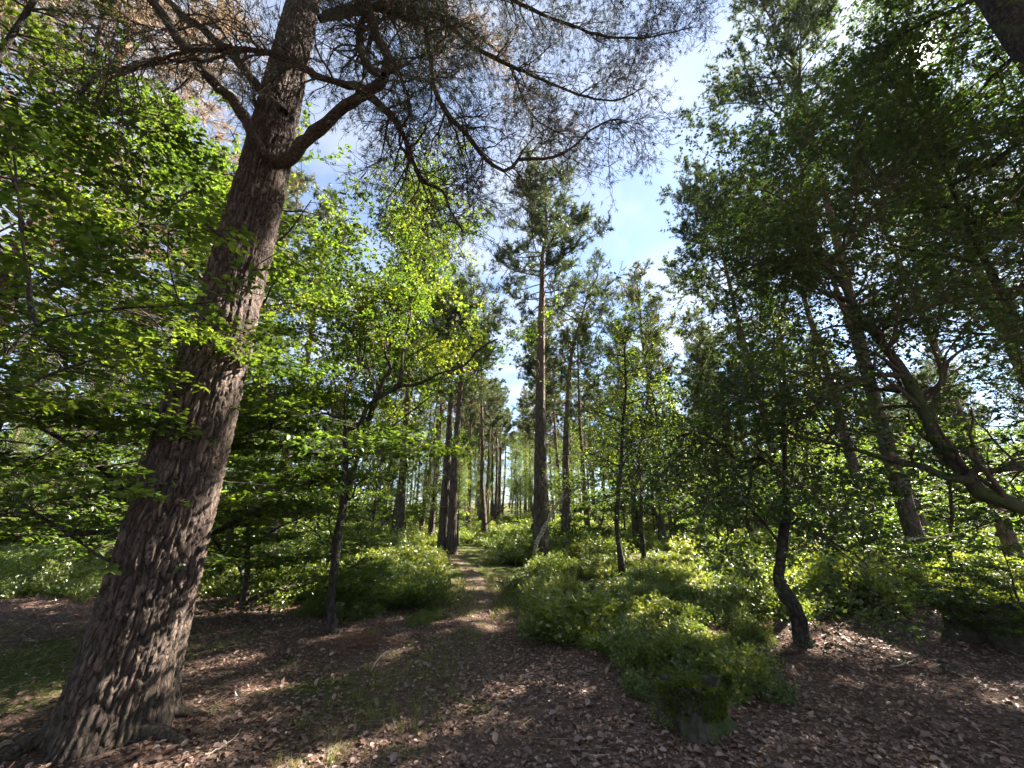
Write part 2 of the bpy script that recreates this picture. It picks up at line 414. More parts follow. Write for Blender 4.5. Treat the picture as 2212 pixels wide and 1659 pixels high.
# bark of the big pine: plate colours come with the plates
def hero_bark():
    m, t = new_mat('plated_pine_bark')
    a = N(t, 'ShaderNodeAttribute', attribute_name='plate')
    b_ = N(t, 'ShaderNodeAttribute', attribute_name='fissure')
    tc = N(t, 'ShaderNodeTexCoord')
    n1 = N(t, 'ShaderNodeTexNoise'); n1.inputs['Scale'].default_value = 28; n1.inputs['Detail'].default_value = 8; n1.inputs['Roughness'].default_value = 0.7
    mp = N(t, 'ShaderNodeMapping'); mp.inputs['Scale'].default_value = (1, 1, 0.45)
    t.links.new(tc.outputs['Object'], mp.inputs['Vector']); t.links.new(mp.outputs[0], n1.inputs['Vector'])
    ad = N(t, 'ShaderNodeMath', operation='MULTIPLY_ADD'); ad.inputs[1].default_value = 0.5
    t.links.new(a.outputs['Fac'], ad.inputs[0]); 
    hv = N(t, 'ShaderNodeMath', operation='MULTIPLY'); hv.inputs[1].default_value = 0.62
    t.links.new(n1.outputs['Fac'], hv.inputs[0]); t.links.new(hv.outputs[0], ad.inputs[2])
    c = ramp(t, ad.outputs[0], [(0.15, (0.040, 0.029, 0.025)), (0.45, (0.082, 0.061, 0.052)), (0.70, (0.142, 0.109, 0.093)), (0.92, (0.23, 0.165, 0.13))])
    mx = N(t, 'ShaderNodeMix', data_type='RGBA'); t.links.new(b_.outputs['Fac'], mx.inputs['Factor'])
    mx.inputs['A'].default_value = (0.045, 0.031, 0.024, 1); t.links.new(c, mx.inputs['B'])
    n2 = N(t, 'ShaderNodeTexNoise'); n2.inputs['Scale'].default_value = 2.2; n2.inputs['Detail'].default_value = 4
    t.links.new(tc.outputs['Object'], n2.inputs['Vector'])
    sp = N(t, 'ShaderNodeSeparateXYZ'); t.links.new(tc.outputs['Object'], sp.inputs[0])
    mr = N(t, 'ShaderNodeMapRange'); mr.inputs['From Min'].default_value = 0.9; mr.inputs['From Max'].default_value = 0.0
    t.links.new(sp.outputs['Z'], mr.inputs['Value'])
    g = ramp(t, n1.outputs['Fac'], [(0.5, (0, 0, 0)), (0.62, (1, 1, 1))])
    gm = N(t, 'ShaderNodeMath', operation='MULTIPLY'); t.links.new(mr.outputs[0], gm.inputs[0]); t.links.new(g, gm.inputs[1])
    gx = N(t, 'ShaderNodeMix', data_type='RGBA'); t.links.new(gm.outputs[0], gx.inputs['Factor'])
    t.links.new(mx.outputs['Result'], gx.inputs['A']); gx.inputs['B'].default_value = (0.055, 0.060, 0.034, 1)
    m2 = N(t, 'ShaderNodeMapping'); m2.inputs['Scale'].default_value = (30, 30, 9)
    wv = N(t, 'ShaderNodeMix', data_type='VECTOR'); wv.inputs['Factor'].default_value = 0.05
    t.links.new(tc.outputs['Object'], wv.inputs['A']); t.links.new(n1.outputs['Color'], wv.inputs['B'])
    t.links.new(wv.outputs['Result'], m2.inputs['Vector'])
    ve = N(t, 'ShaderNodeTexVoronoi', feature='DISTANCE_TO_EDGE'); vc = N(t, 'ShaderNodeTexVoronoi')
    for v_ in (ve, vc):
        v_.inputs['Scale'].default_value = 1.0; t.links.new(m2.outputs[0], v_.inputs['Vector'])
    crack = ramp(t, ve.outputs['Distance'], [(0.0, (0.58, 0.54, 0.50)), (0.09, (1, 1, 1))])
    flake = ramp(t, vc.outputs['Color'], [(0.1, (0.74, 0.73, 0.73)), (0.55, (1.0, 0.99, 0.98)), (0.95, (1.32, 1.24, 1.17))])
    k1 = N(t, 'ShaderNodeMix', data_type='RGBA', blend_type='MULTIPLY'); k1.inputs['Factor'].default_value = 1.0
    t.links.new(gx.outputs['Result'], k1.inputs['A']); t.links.new(crack, k1.inputs['B'])
    k2 = N(t, 'ShaderNodeMix', data_type='RGBA', blend_type='MULTIPLY'); k2.inputs['Factor'].default_value = 1.0
    t.links.new(k1.outputs['Result'], k2.inputs['A']); t.links.new(flake, k2.inputs['B'])
    b = N(t, 'ShaderNodeBsdfPrincipled'); b.inputs['Roughness'].default_value = 0.85; b.inputs['Specular IOR Level'].default_value = 0.3
    t.links.new(k2.outputs['Result'], b.inputs['Base Color'])
    hs = N(t, 'ShaderNodeMath', operation='MINIMUM'); hs.inputs[1].default_value = 0.12; t.links.new(ve.outputs['Distance'], hs.inputs[0])
    h2 = N(t, 'ShaderNodeMath', operation='MULTIPLY_ADD'); h2.inputs[1].default_value = 5.0; t.links.new(hs.outputs[0], h2.inputs[0])
    h3 = N(t, 'ShaderNodeMath', operation='ADD'); t.links.new(n1.outputs['Fac'], h3.inputs[0]); t.links.new(vc.outputs['Color'], h3.inputs[1])
    t.links.new(h3.outputs[0], h2.inputs[2])
    bp = N(t, 'ShaderNodeBump'); bp.inputs['Strength'].default_value = 1.0; bp.inputs['Distance'].default_value = 0.010
    t.links.new(h2.outputs[0], bp.inputs['Height']); t.links.new(bp.outputs[0], b.inputs['Normal'])
    out(t, b.outputs[0])
    return m
M['hero_bark'] = hero_bark()

def ground_mat(name, path=False):
    m, t = new_mat(name)
    tc = N(t, 'ShaderNodeTexCoord')
    n1 = N(t, 'ShaderNodeTexNoise'); n1.inputs['Scale'].default_value = 22; n1.inputs['Detail'].default_value = 8; n1.inputs['Roughness'].default_value = 0.7
    n2 = N(t, 'ShaderNodeTexNoise'); n2.inputs['Scale'].default_value = 1.6; n2.inputs['Detail'].default_value = 6; n2.inputs['Roughness'].default_value = 0.6
    vo = N(t, 'ShaderNodeTexVoronoi'); vo.inputs['Scale'].default_value = 34
    for n in (n1, n2, vo):
        t.links.new(tc.outputs['Object'], n.inputs['Vector'])
    if path:
        c = ramp(t, n1.outputs['Fac'], [(0.3, (0.09, 0.060, 0.045)), (0.55, (0.19, 0.135, 0.10)), (0.75, (0.33, 0.245, 0.19))])
    else:
        c = ramp(t, n1.outputs['Fac'], [(0.3, (0.065, 0.043, 0.034)), (0.55, (0.15, 0.102, 0.082)), (0.75, (0.26, 0.185, 0.15))])
        at_ = N(t, 'ShaderNodeAttribute', attribute_name='moss')
        s = N(t, 'ShaderNodeMath', operation='MULTIPLY_ADD'); s.inputs[1].default_value = 1.0
        t.links.new(n2.outputs['Fac'], s.inputs[0]); t.links.new(at_.outputs['Fac'], s.inputs[2])
        f = ramp(t, s.outputs[0], [(0.62, (0, 0, 0)), (0.85, (1, 1, 1))])
        cm = ramp(t, n1.outputs['Fac'], [(0.3, (0.045, 0.060, 0.014)), (0.6, (0.10, 0.12, 0.026)), (0.8, (0.17, 0.17, 0.05))])
        mx = N(t, 'ShaderNodeMix', data_type='RGBA'); t.links.new(f, mx.inputs['Factor'])
        t.links.new(c, mx.inputs['A']); t.links.new(cm, mx.inputs['B']); c = mx.outputs['Result']
    b = N(t, 'ShaderNodeBsdfPrincipled'); b.inputs['Roughness'].default_value = 0.95; b.inputs['Specular IOR Level'].default_value = 0.15
    t.links.new(c, b.inputs['Base Color'])
    ad = N(t, 'ShaderNodeMath', operation='ADD'); t.links.new(n1.outputs['Fac'], ad.inputs[0]); t.links.new(vo.outputs['Distance'], ad.inputs[1])
    bp = N(t, 'ShaderNodeBump'); bp.inputs['Strength'].default_value = 0.9; bp.inputs['Distance'].default_value = 0.03
    t.links.new(ad.outputs[0], bp.inputs['Height']); t.links.new(bp.outputs[0], b.inputs['Normal'])
    out(t, b.outputs[0])
    return m
M['ground'] = ground_mat('forest_floor')
M['path'] = ground_mat('trodden_earth', True)

# ------------------------------------------------------------------ the ground and the path
def axis_pts(n, near, far):
    u = np.linspace(-1, 1, n)
    k = 6.2
    return np.sinh(u * k) / math.sinh(k) * far
gx = axis_pts(251, 0, 320.0); gy = axis_pts(251, 0, 320.0) + 3.5
GX, GY = np.meshgrid(gx, gy)
GZ = H(GX, GY)
idx = np.arange(251 * 251).reshape(251, 251)
gq = np.stack([idx[:-1, :-1], idx[:-1, 1:], idx[1:, 1:], idx[1:, :-1]], -1).reshape(-1, 4)
mossv = 0.55 * np.exp(-((GX + 5.5) / 1.6) ** 2 - ((GY - 5.0) / 1.5) ** 2) + 0.12 * np.exp(-((GX + 0.8) / 0.8) ** 2 - ((GY - 4.6) / 1.6) ** 2) \
    + 0.35 * np.clip((GY - 8.5) / 3, 0, 1) + 0.22 * np.exp(-((GX + 1.9) / 0.8) ** 2 - ((GY - 4.6) / 0.7) ** 2)
link('ground', mk_mesh('ground', np.stack([GX, GY, GZ], -1).reshape(-1, 3), [gq], M['ground'], True, {'moss': mossv.ravel()}), kind='structure')

PATH_PX = [(1075, 1500), (1050, 1440), (1030, 1370), (1022, 1315), (1030, 1268), (1022, 1240), (1004, 1222), (985, 1208)]
path_c = np.array([ground(*p)[:2] for p in PATH_PX] + [(-3.6, 24), (-2.2, 28), (-0.6, 34), (0.4, 44)])
path_c = smooth_line(np.hstack([path_c, np.zeros((len(path_c), 1))]), 120)[:, :2]
pt = norm(np.gradient(path_c, axis=0)); pn = np.stack([pt[:, 1], -pt[:, 0]], -1)
cols = np.linspace(-1, 1, 9)
pv = []
for i in range(len(path_c)):
    wl_ = 0.19 + 0.12 * vnoise2(np.array(i * 0.23), np.array(1.0), 3) + 0.05 * vnoise2(np.array(i * 0.9), np.array(2.0), 3)
    wr_ = 0.19 + 0.12 * vnoise2(np.array(i * 0.23), np.array(7.0), 4) + 0.05 * vnoise2(np.array(i * 0.9), np.array(5.0), 3)
    tp_ = min(1.0, i / 14.0)
    wl_, wr_ = wl_ * tp_, wr_ * tp_
    for c in cols:
        p = path_c[i] + pn[i] * c * (wr_ if c > 0 else wl_)
        pv.append((p[0], p[1], float(H(p[0], p[1])) + 0.014 * (1 - c * c) - 0.006 + 0.004))
idx = np.arange(len(path_c) * 9).reshape(-1, 9)
pq = np.stack([idx[:-1, :-1], idx[:-1, 1:], idx[1:, 1:], idx[1:, :-1]], -1).reshape(-1, 4)
link('path', mk_mesh('path', np.array(pv), [pq], M['path'], True), kind='structure')
def path_dist(x, y):
    d = np.full(np.shape(x), 1e9)
    for i in range(0, len(path_c), 2):
        d = np.minimum(d, np.hypot(x - path_c[i, 0], y - path_c[i, 1]))
    return d

# ------------------------------------------------------------------ tree builders
def wander(rng, base, top, k, amp):
    s = np.linspace(0, 1, k)[:, None]
    p = base * (1 - s) + top * s
    w = np.cumsum(rng.normal(0, amp, (k, 3)), axis=0); w[:, 2] = 0
    w = w - w[:1]
    return p + w * np.array([1, 1, 0])

def add_part(root, base, name, V, Q, mat, smooth=True, attrs=None, stuff=False):
    me = mk_mesh(name, np.asarray(V) - np.asarray(base), Q if isinstance(Q, list) else [Q], mat, smooth, attrs)
    o = link(name, me, root)
    if stuff:
        o['kind'] = 'stuff'
    return o

def trunk_radii(k, r0, r1, height, flare=0.5):
    t = np.linspace(0, 1, k)
    return (r0 + (r1 - r0) * t ** 0.85) * (1 + flare * np.exp(-t * height / 0.35))

def pine(name, label, base, height, r0, hc=0.5, crown=2.2, nb=46, seed=1, top=None, line=None, group=None, dead=22, dense=1.0,
         nl=0.17, nw=0.016, per=9, dead_mat='dead_twig', brown=0.0, bark='pine_bark', crown_mat='needle'):
    rng = np.random.default_rng(seed)
    base = np.asarray(base, float)
    root = thing(name, label, 'tree', base, group)
    b0 = base - np.array([0, 0, 0.15])
    if line is not None:
        P = smooth_line(np.vstack([b0, line]), 26)
    else:
        tp = base + np.array([rng.normal(0, 0.25), rng.normal(0, 0.25), height]) if top is None else np.asarray(top, float)
        P = smooth_line(wander(rng, b0, tp, 9, 0.05), 26)
    height = P[-1, 2] - base[2]
    R = trunk_radii(26, r0, 0.035, height, 0.35)
    V, Q = tubes(P[None], R[None], 14)
    V = V + norm(V - np.repeat(P, 14, 0)) * (rng.normal(0, 0.03, (len(V), 1)) * np.repeat(R, 14)[:, None])
    add_part(root, base, 'trunk', V, Q, M[bark])
    # live branches
    hh = hc + (1 - hc) * (np.arange(nb) + rng.random(nb)) / nb
    fi = hh * 25
    i0 = np.clip(fi.astype(int), 0, 24); fr = (fi - i0)[:, None]
    pos = P[i0] * (1 - fr) + P[i0 + 1] * fr
    rel = (hh - hc) / (1 - hc)
    az = np.arange(nb) * 2.39996 + rng.normal(0, 0.5, nb)
    el = -0.15 + 0.95 * rel + rng.normal(0, 0.15, nb)
    L = crown * (0.35 + 0.75 * np.sin(np.pi * np.clip(0.22 + 0.70 * rel, 0, 1))) * rng.uniform(0.55, 1.2, nb)
    d = np.stack([np.cos(az) * np.cos(el), np.sin(az) * np.cos(el), np.sin(el)], -1)
    K = 8
    BP = np.zeros((nb, K, 3)); BP[:, 0] = pos
    for k in range(1, K):
        d = norm(d + rng.normal(0, 0.14, (nb, 3)) + np.array([0, 0, 0.06]))
        BP[:, k] = BP[:, k - 1] + d * (L / (K - 1))[:, None]
    BR = (0.012 + 0.022 * L / crown)[:, None] * np.linspace(1, 0.3, K)
    t1 = table(BP, BR)
    n2 = int(nb * 9 * dense)
    P2, R2 = spawn(rng, t1, n2, 0.30 * crown, 0.8, 0.18, 0.06, 5, 0.5, 0.012, 0.004, 0.25, 1.0, lenpow=0.3, upbias=0.3)
    t2 = table(P2, R2)
    P3, R3 = spawn(rng, t2, n2 * 3, 0.13 * crown, 0.7, 0.15, 0.10, 4, 0.5, 0.006, 0.003, 0.3, 1.0)
    V1, Q1 = tubes(BP, BR, 5); V2, Q2 = tubes(P2, R2, 3)
    add_part(root, base, 'branches', np.vstack([V1, V2]), [np.vstack([Q1, Q2 + len(V1)])], M['limb'], stuff=True)
    tips = np.concatenate([P3[:, 1:].reshape(-1, 3), P2[:, 2:].reshape(-1, 3)])
    td = np.concatenate([norm(np.gradient(P3, axis=1))[:, 1:].reshape(-1, 3), norm(np.gradient(P2, axis=1))[:, 2:].reshape(-1, 3)])
    td = norm(td + np.array([0, 0, 0.35]))
    NV, NQ, NR = needles(rng, tips, td, per, nl, nw)
    NR = NR * 0.84
    if brown > 0:
        sel = np.repeat(rng.random(len(tips)) < brown, per * 3)
        NR = np.where(sel, 1.0, NR)
    add_part(root, base, 'crown', NV, NQ, M[crown_mat], False, {'rnd': NR}, stuff=True)
    # dead lower twigs
    if dead:
        hd = rng.uniform(0.16, hc + 0.1, dead)
        fi = hd * 25; i0 = fi.astype(int)
        az = rng.uniform(0, 6.283, dead); el = rng.normal(-0.05, 0.25, dead)
        d = np.stack([np.cos(az) * np.cos(el), np.sin(az) * np.cos(el), np.sin(el)], -1)
        L = rng.uniform(0.3, 1.0, dead) * crown * 0.75
        DP = np.zeros((dead, 6, 3)); DP[:, 0] = P[i0]
        for k in range(1, 6):
            d = norm(d + rng.normal(0, 0.16, (dead, 3)) + np.array([0, 0, -0.05]))
            DP[:, k] = DP[:, k - 1] + d * (L / 5)[:, None]
        DR = 0.013 * np.linspace(1, 0.3, 6)[None] * np.ones((dead, 1))
        D2, DR2 = spawn(rng, table(DP, DR), dead * 7, crown * 0.26, 0.8, 0.25, -0.05, 5, 0.5, 0.006, 0.0035, 0.2)
        Va, Qa = tubes(DP, DR, 4); Vb, Qb = tubes(D2, DR2, 3)
        add_part(root, base, 'dead_twigs', np.vstack([Va, Vb]), [np.vstack([Qa, Qb + len(Va)])], M[dead_mat], stuff=True)
    return root

def broadleaf(name, label, base, lines, seed, n1=60, L1=1.2, n2=260, L2=0.55, n3=900, L3=0.28, nleaf=16000, size=0.045, ratio=0.72,
              leaf='birch', shape='diamond', bark='dark_bark', planar=False, group=None, trunk_sides=16, grav=0.0, flat=0.6, droop=0.3,
              jit=0.22, tlo=0.3, rough=0.05, keep=None, twig='twig', upb=0.3):
    """lines: list of (points, r_start, r_end); the first is the trunk, the others branches"""
    rng = np.random.default_rng(seed)
    base = np.asarray(base, float)
    root = thing(name, label, 'tree', base, group)
    tabs = []
    for i, (pts, ra, rb) in enumerate(lines):
        pts = np.asarray(pts, float)
        k = 40 if i == 0 else 26
        P = smooth_line(pts, k)
        wv = rng.normal(0, 1, (k, 3)); wv = (wv + np.roll(wv, 1, 0) + np.roll(wv, -1, 0)) / 3
        P = P + wv * (rough * 0.35 * np.linspace(ra, rb, k)[:, None] / 0.05) * 0.5
        t = np.linspace(0, 1, k)
        R = ra + (rb - ra) * t ** 0.8
        if i == 0:
            Ltot = np.linalg.norm(np.diff(P, axis=0), axis=1).sum()
            R = R * (1 + 0.55 * np.exp(-t * Ltot / 0.22))
        R = R * (1 + 0.10 * np.interp(np.arange(k), np.arange(0, k, 2), rng.normal(0, 1, len(np.arange(0, k, 2)))))
        s = trunk_sides if i == 0 else 9
        V, Q = tubes(P[None], R[None], s)
        V = V + norm(V - np.repeat(P, s, 0)) * (rng.normal(0, 0.09, (len(V), 1)) * np.repeat(R, s)[:, None])
        add_part(root, base, 'trunk' if i == 0 else 'branch', V, Q, M[bark])
        tb = table(P[None], R[None])
        if i == 0:
            tb['w'] = tb['w'] * (tb['t'] > tlo)
        tabs.append(tb)
    T0 = join_tables(tabs)
    Ps, Rs = spawn(rng, T0, n1, L1, 0.95, jit, grav, 8, 0.5, 0.03, 0.006, 0.12, 1.0, planar, upb, 0.3 if planar else 0)
    t1 = table(Ps, Rs)
    P2, R2 = spawn(rng, join_tables([t1, t1, {k: v * (0.35 if k == 'w' else 1) for k, v in T0.items()}]), n2, L2, 0.85, jit, grav, 5, 0.5, 0.010, 0.004, 0.15, 1.0, planar, 0.1, 0.3 if planar else 0)
    t2 = table(P2, R2)
    P3, R3 = spawn(rng, t2, n3, L3, 0.75, jit, grav * 1.5, 3, 0.55, 0.005, 0.0022, 0.15, 1.0, planar, 0, 0.3 if planar else 0)
    t3 = table(P3, R3)
    va, qa = tubes(Ps, Rs, 5); vb, qb = tubes(P2, R2, 3); vc, qc = tubes(P3, R3, 3)
    add_part(root, base, 'twigs', np.vstack([va, vb, vc]), [np.vstack([qa, qb + len(va), qc + len(va) + len(vb)])], M[twig], stuff=True)
    tl = join_tables([t3, {k: v * (0.6 if k == 'w' else 1) for k, v in t2.items()}])
    pos, ax, nr = leaf_frames(rng, tl, nleaf, flat, droop, 0.9)
    if keep is not None:
        pos, ax, nr = keep(pos, ax, nr)
    sz = size * np.clip(rng.normal(0.95, 0.25, len(pos)), 0.4, 1.5)
    cl = fbm2(pos[:, 0] * 1.7 + pos[:, 2] * 1.1, pos[:, 1] * 1.7 - pos[:, 2] * 1.3, seed, 3)
    lv, lf, lr = leaves(pos, ax, nr, sz, ratio, shape, np.clip((cl - 0.5) * 2.2 + rng.normal(0.42, 0.22, len(pos)), 0, 1))
    add_part(root, base, 'crown', lv, lf, M[leaf], False, {'rnd': lr}, stuff=True)
    return root

def pxl(pts, Y0, Y1=None):
    """trace a line of picture points on to depths running from Y0 to Y1"""
    Y1 = Y0 if Y1 is None else Y1
    n = len(pts)
    return [at(p[0], p[1], (Y0 + (Y1 - Y0) * i / (n - 1)) if len(p) == 2 else p[2]) for i, p in enumerate(pts)]

# ------------------------------------------------------------------ big plated pine in the foreground
def hero_pine():
    rng = np.random.default_rng(11)
    base = gpoint(-3.04, 3.62)
    root = thing('pine_tree', 'massive old pine with deeply plated bark, its trunk rising past the low limbs', 'tree', base)
    S = 214
    z = np.concatenate([np.linspace(-0.2, 9.3, 680), np.linspace(9.45, 15, 36)])
    th = np.arange(S) * 2 * math.pi / S
    TH, Z = np.meshgrid(th, z)
    rad = np.interp(z, [-0.2, 0, 0.3, 0.8, 1.6, 3, 5, 7, 9, 12, 15], [0.335, 0.33, 0.32, 0.31, 0.298, 0.282, 0.262, 0.236, 0.208, 0.15, 0.08])
    rr = np.repeat(rad[:, None], S, 1)
    lob = 0.55 + 0.45 * np.cos(5 * TH + 0.6 + 0.35 * np.sin(2 * TH))
    rr = rr * (1 + 0.70 * np.exp(-np.maximum(Z + 0.12, 0) / 0.15) * lob ** 1.6 + 0.16 * np.exp(-np.maximum(Z, 0) / 0.6) * lob)
    rr = rr * (1 + 0.03 * np.sin(3 * TH + 0.9 * Z) + 0.02 * np.sin(7 * TH - 0.5 * Z))
    NU = 30
    u0 = TH / (2 * math.pi) * NU
    cu, su = np.cos(TH), np.sin(TH)
    wx = fbm2(cu * 3 + 11 + Z * 1.7, su * 3 + Z * 2.3, 21, 3) - 0.5
    wy = fbm2(cu * 3 + 5 - Z * 1.1, su * 3 + Z * 1.9, 22, 3) - 0.5
    def lines(n, seed, amp, fz):
        w = fbm2(cu * 2.2 + seed + Z * fz, su * 2.2 + Z * fz * 0.8, seed, 3) - 0.5
        w = w * amp + (fbm2(cu * 9 + Z * 5, su * 9 + seed + Z * 4, seed + 5, 3) - 0.5) * 0.55
        q = TH / (2 * math.pi) * n + w
        return 1 - np.abs(2 * (q - np.floor(q)) - 1), np.mod(np.floor(q), n)
    dA, cA = lines(31, 31, 4.0, 1.3)
    dB, cB = lines(25, 47, 3.8, 1.7)
    w2 = fbm2(cu * 14 + 3 + Z * 5, su * 14 + Z * 6, 23, 3) - 0.5
    pid = hash01(cA, cB, np.full(Z.shape, 3))
    fv = Z / (0.10 + 0.10 * pid) + pid * 7 + w2 * 0.8
    cr_ = np.abs(fv - np.floor(fv) - 0.5) * 2
    id1 = hash01(cA, cB, np.floor(fv))
    gap = np.minimum(dA, dB)
    wid = 0.20 + 0.16 * vnoise2(cu * 4 + Z * 2, su * 4 + Z * 1.5, 77)
    fis = np.clip(gap / wid, 0, 1); fis = fis * fis * (3 - 2 * fis)
    crk = 1 - np.clip((cr_ - 0.90) / 0.06, 0, 1)
    fl = fbm2(u0 * 4.0 + w2 * 3, Z * 16, 55, 4)
    terr = np.floor(fl * 6) / 6
    fine = np.clip((Z - 4.0) / 5, 0, 1)
    dep = 0.025 * (1 - 0.4 * fine)
    disp = dep * (fis - 1) + 0.014 * (id1 - 0.5) * fis + 0.008 * (crk - 1) * fis + 0.022 * (terr - 0.5) * fis + 0.008 * (fbm2(u0 * 9, Z * 60, 56, 3) - 0.5)
    # knots and branch collars: angle, height, size, bulge
    for a, zz, s, amp in [(-0.95, 4.35, 0.10, -0.05), (-0.95, 4.25, 0.16, 0.035), (-0.85, 3.45, 0.10, 0.03), (-0.75, 6.0, 0.20, 0.05), (-1.0, 6.05, 0.07, -0.04), (-0.9, 2.1, 0.06, -0.03), (-0.9, 5.6, 0.05, -0.05)]:
        da = np.angle(np.exp(1j * (TH - a)))
        disp = disp + amp * np.exp(-((da * rr) ** 2 + (Z - zz) ** 2) / s ** 2)
    rr = rr + disp
    cxl = 0.05 * np.sin(Z * 0.5) - 0.006 * Z
    V = np.stack([rr * cu + cxl, rr * su, Z], -1).reshape(-1, 3)
    idx = np.arange(len(z) * S).reshape(len(z), S)
    Q = np.stack([idx[:-1], np.roll(idx[:-1], -1, 1), np.roll(idx[1:], -1, 1), idx[1:]], -1).reshape(-1, 4)
    link('trunk', mk_mesh('trunk', V, [Q], M['hero_bark'], True, {'plate': (0.55 * id1 + 0.5 * terr).ravel(), 'fissure': np.clip(fis * (0.4 + 0.6 * crk), 0, 1).ravel()}), root)

    L = [  # (points, r0, r1)
        (pxl([(598, 352), (562, 325), (532, 270), (492, 215), (440, 160), (392, 90), (330, 0), (280, -80)], 3.42, 2.7), 0.058, 0.04),
        (pxl([(610, 240), (585, 213), (545, 170), (500, 120), (440, 70), (380, 25), (340, -20), (280, -90)], 3.45, 3.3), 0.06, 0.035),
        (pxl([(588, 352), (625, 345), (660, 305), (700, 272), (745, 238), (795, 205), (832, 165), (838, 120), (812, 70), (792, 10), (780, -70)], 3.42, 3.0), 0.068, 0.05),
        (pxl([(812, 70), (790, 20), (835, 22), (872, 45), (907, 55), (925, 132), (932, 194), (956, 250), (1001, 299), (1036, 344), (1067, 368), (1092, 372), (1123, 347), (1175, 349), (1217, 333), (1251, 306), (1303, 267), (1340, 258)], 3.1, 3.9), 0.05, 0.010),
        (pxl([(797, 205), (820, 232), (859, 271), (894, 347), (918, 399), (963, 427), (1001, 503)], 3.2, 3.6), 0.045, 0.010),
        (pxl([(800, 200), (764, 191), (695, 167), (608, 128), (521, 111), (400, 118), (299, 142), (222, 163), (170, 205)], 3.15, 2.75), 0.045, 0.010),
        (pxl([(521, 111), (430, 135), (330, 140), (250, 180), (200, 240)], 2.85, 2.6), 0.020, 0.006),
        (pxl([(838, 120), (860, 150), (880, 230), (850, 300), (900, 380), (880, 440)], 3.05, 3.4), 0.03, 0.006),
        (pxl([(832, 165), (790, 130), (780, 60), (820, 0), (870, -60)], 3.05, 3.2), 0.05, 0.03),
        (pxl([(560, 330), (540, 200), (470, 60), (420, 40), (380, 60), (300, 70)], 3.5, 3.0), 0.02, 0.006),
        # high limbs reaching over the path
        ([base + (0.1, 0.1, 9.3), at(980, -60, 4.3), at(1130, 10, 4.7), at(1280, 70, 4.9), at(1400, 80, 5.1), at(1490, 60, 5.2)], 0.07, 0.010),
        ([base + (0.1, 0.1, 8.7), at(900, 20, 4.1), at(1040, 110, 4.4), at(1190, 180, 4.6), at(1320, 215, 4.8), at(1390, 190, 4.9)], 0.06, 0.010),
        ([base + (0.1, 0.1, 10.2), at(1080, -160, 4.5), at(1220, -60, 4.8), at(1340, -20, 5.0), at(1450, -30, 5.2), at(1500, 0, 5.4)], 0.06, 0.010),
        ([base + (0.1, 0.2, 9.0), at(880, -20, 4.6), at(1000, 60, 5.2), at(1095, 130, 5.4), at(1150, 250, 5.6), at(1230, 300, 5.6)], 0.055, 0.010),
        ([base + (0.0, 0.2, 10.0), at(740, -100, 4.6), at(820, -30, 5.4), at(910, 40, 6.0), at(960, 120, 6.2)], 0.05, 0.010),
        ([base + (-0.1, 0.1, 9.8), at(420, -120, 4.2), at(250, -60, 4.5), at(120, 20, 4.6), at(30, 80, 4.8)], 0.06, 0.012),
        ([base + (0.1, 0.1, 11.4), at(1000, -330, 4.6), at(1180, -250, 4.9), at(1300, -160, 5.2), at(1420, -120, 5.4)], 0.05, 0.012),
    ]
    rng2 = np.random.default_rng(3)
    tabs = []
    for i, (pts, ra, rb) in enumerate(L):
        k = 40
        P = smooth_line(np.array(pts), k)
        wv = np.cumsum(rng2.normal(0, 1, (k, 3)), 0); wv -= np.linspace(0, 1, k)[:, None] * wv[-1]
        P = P + wv * 0.008
        R = (ra + (rb - ra) * np.linspace(0, 1, k) ** 0.8) * (1 + 0.08 * rng2.normal(0, 1, k))
        V, Q = tubes(P[None], R[None], 10)
        V = V + norm(V - np.repeat(P, 10, 0)) * (rng2.normal(0, 0.08, (len(V), 1)) * np.repeat(R, 10)[:, None])
        add_part(root, base, 'branch', V, Q, M['limb'])
        tb = table(P[None], R[None])
        tb['grp'] = np.full(k, i)
        if i in (0, 1):
            tb['w'] = tb['w'] * 0.25 * (tb['t'] > 0.45)
        if i == 2:
            tb['w'] = tb['w'] * (tb['t'] > 0.4)
        tabs.append(tb)
    T0 = join_tables(tabs); g = T0.pop('grp')
    # snags on the trunk
    for pts, ra in [(pxl([(500, 520), (480, 510), (460, 497), (445, 482)], 3.3, 3.1), 0.03), (pxl([(533, 545, 3.25), (532, 520, 3.2), (527, 495, 3.18), (528, 478, 3.17)], 3.2), 0.022),
                    (pxl([(388, 822), (372, 801), (362, 795)], 3.3, 3.2), 0.014)]:
        P = smooth_line(np.array(pts), 7)
        R = np.linspace(ra, ra * 0.45, 7)
        V, Q = tubes(P[None], R[None], 8)
        add_part(root, base, 'snag', V, Q, M['limb'])
    # crooked thin twigs
    A, AR = spawn(rng, T0, 780, 0.75, 0.95, 0.26, -0.05, 7, 0.45, 0.016, 0.007, 0.12, 1.0)
    ta = table(A, AR)
    B, BR = spawn(rng, join_tables([ta, {k: v * (0.3 if k == 'w' else 1) for k, v in T0.items()}]), 6800, 0.39, 0.85, 0.28, -0.04, 5, 0.5, 0.008, 0.004, 0.1)
    tb = table(B, BR)
    Cc, CR = spawn(rng, tb, 21000, 0.18, 0.8, 0.24, -0.03, 3, 0.6, 0.004, 0.0026, 0.15)
    va, qa = tubes(A, AR, 4); vb, qb = tubes(B, BR, 3); vc, qc = tubes(Cc, CR, 3)
    tw = add_part(root, base, 'twigs', np.vstack([va, vb, vc]), [np.vstack([qa, qb + len(va), qc + len(va) + len(vb)])], M['twig'], stuff=True)
    # needle tufts towards the ends of the live limbs
    tip = Cc[:, -1]; tdir = norm(Cc[:, -1] - Cc[:, -2])
    live = (tip[:, 0] > -2.2) | (rng.random(len(tip)) < 0.35)
    live &= rng.random(len(tip)) < 0.85
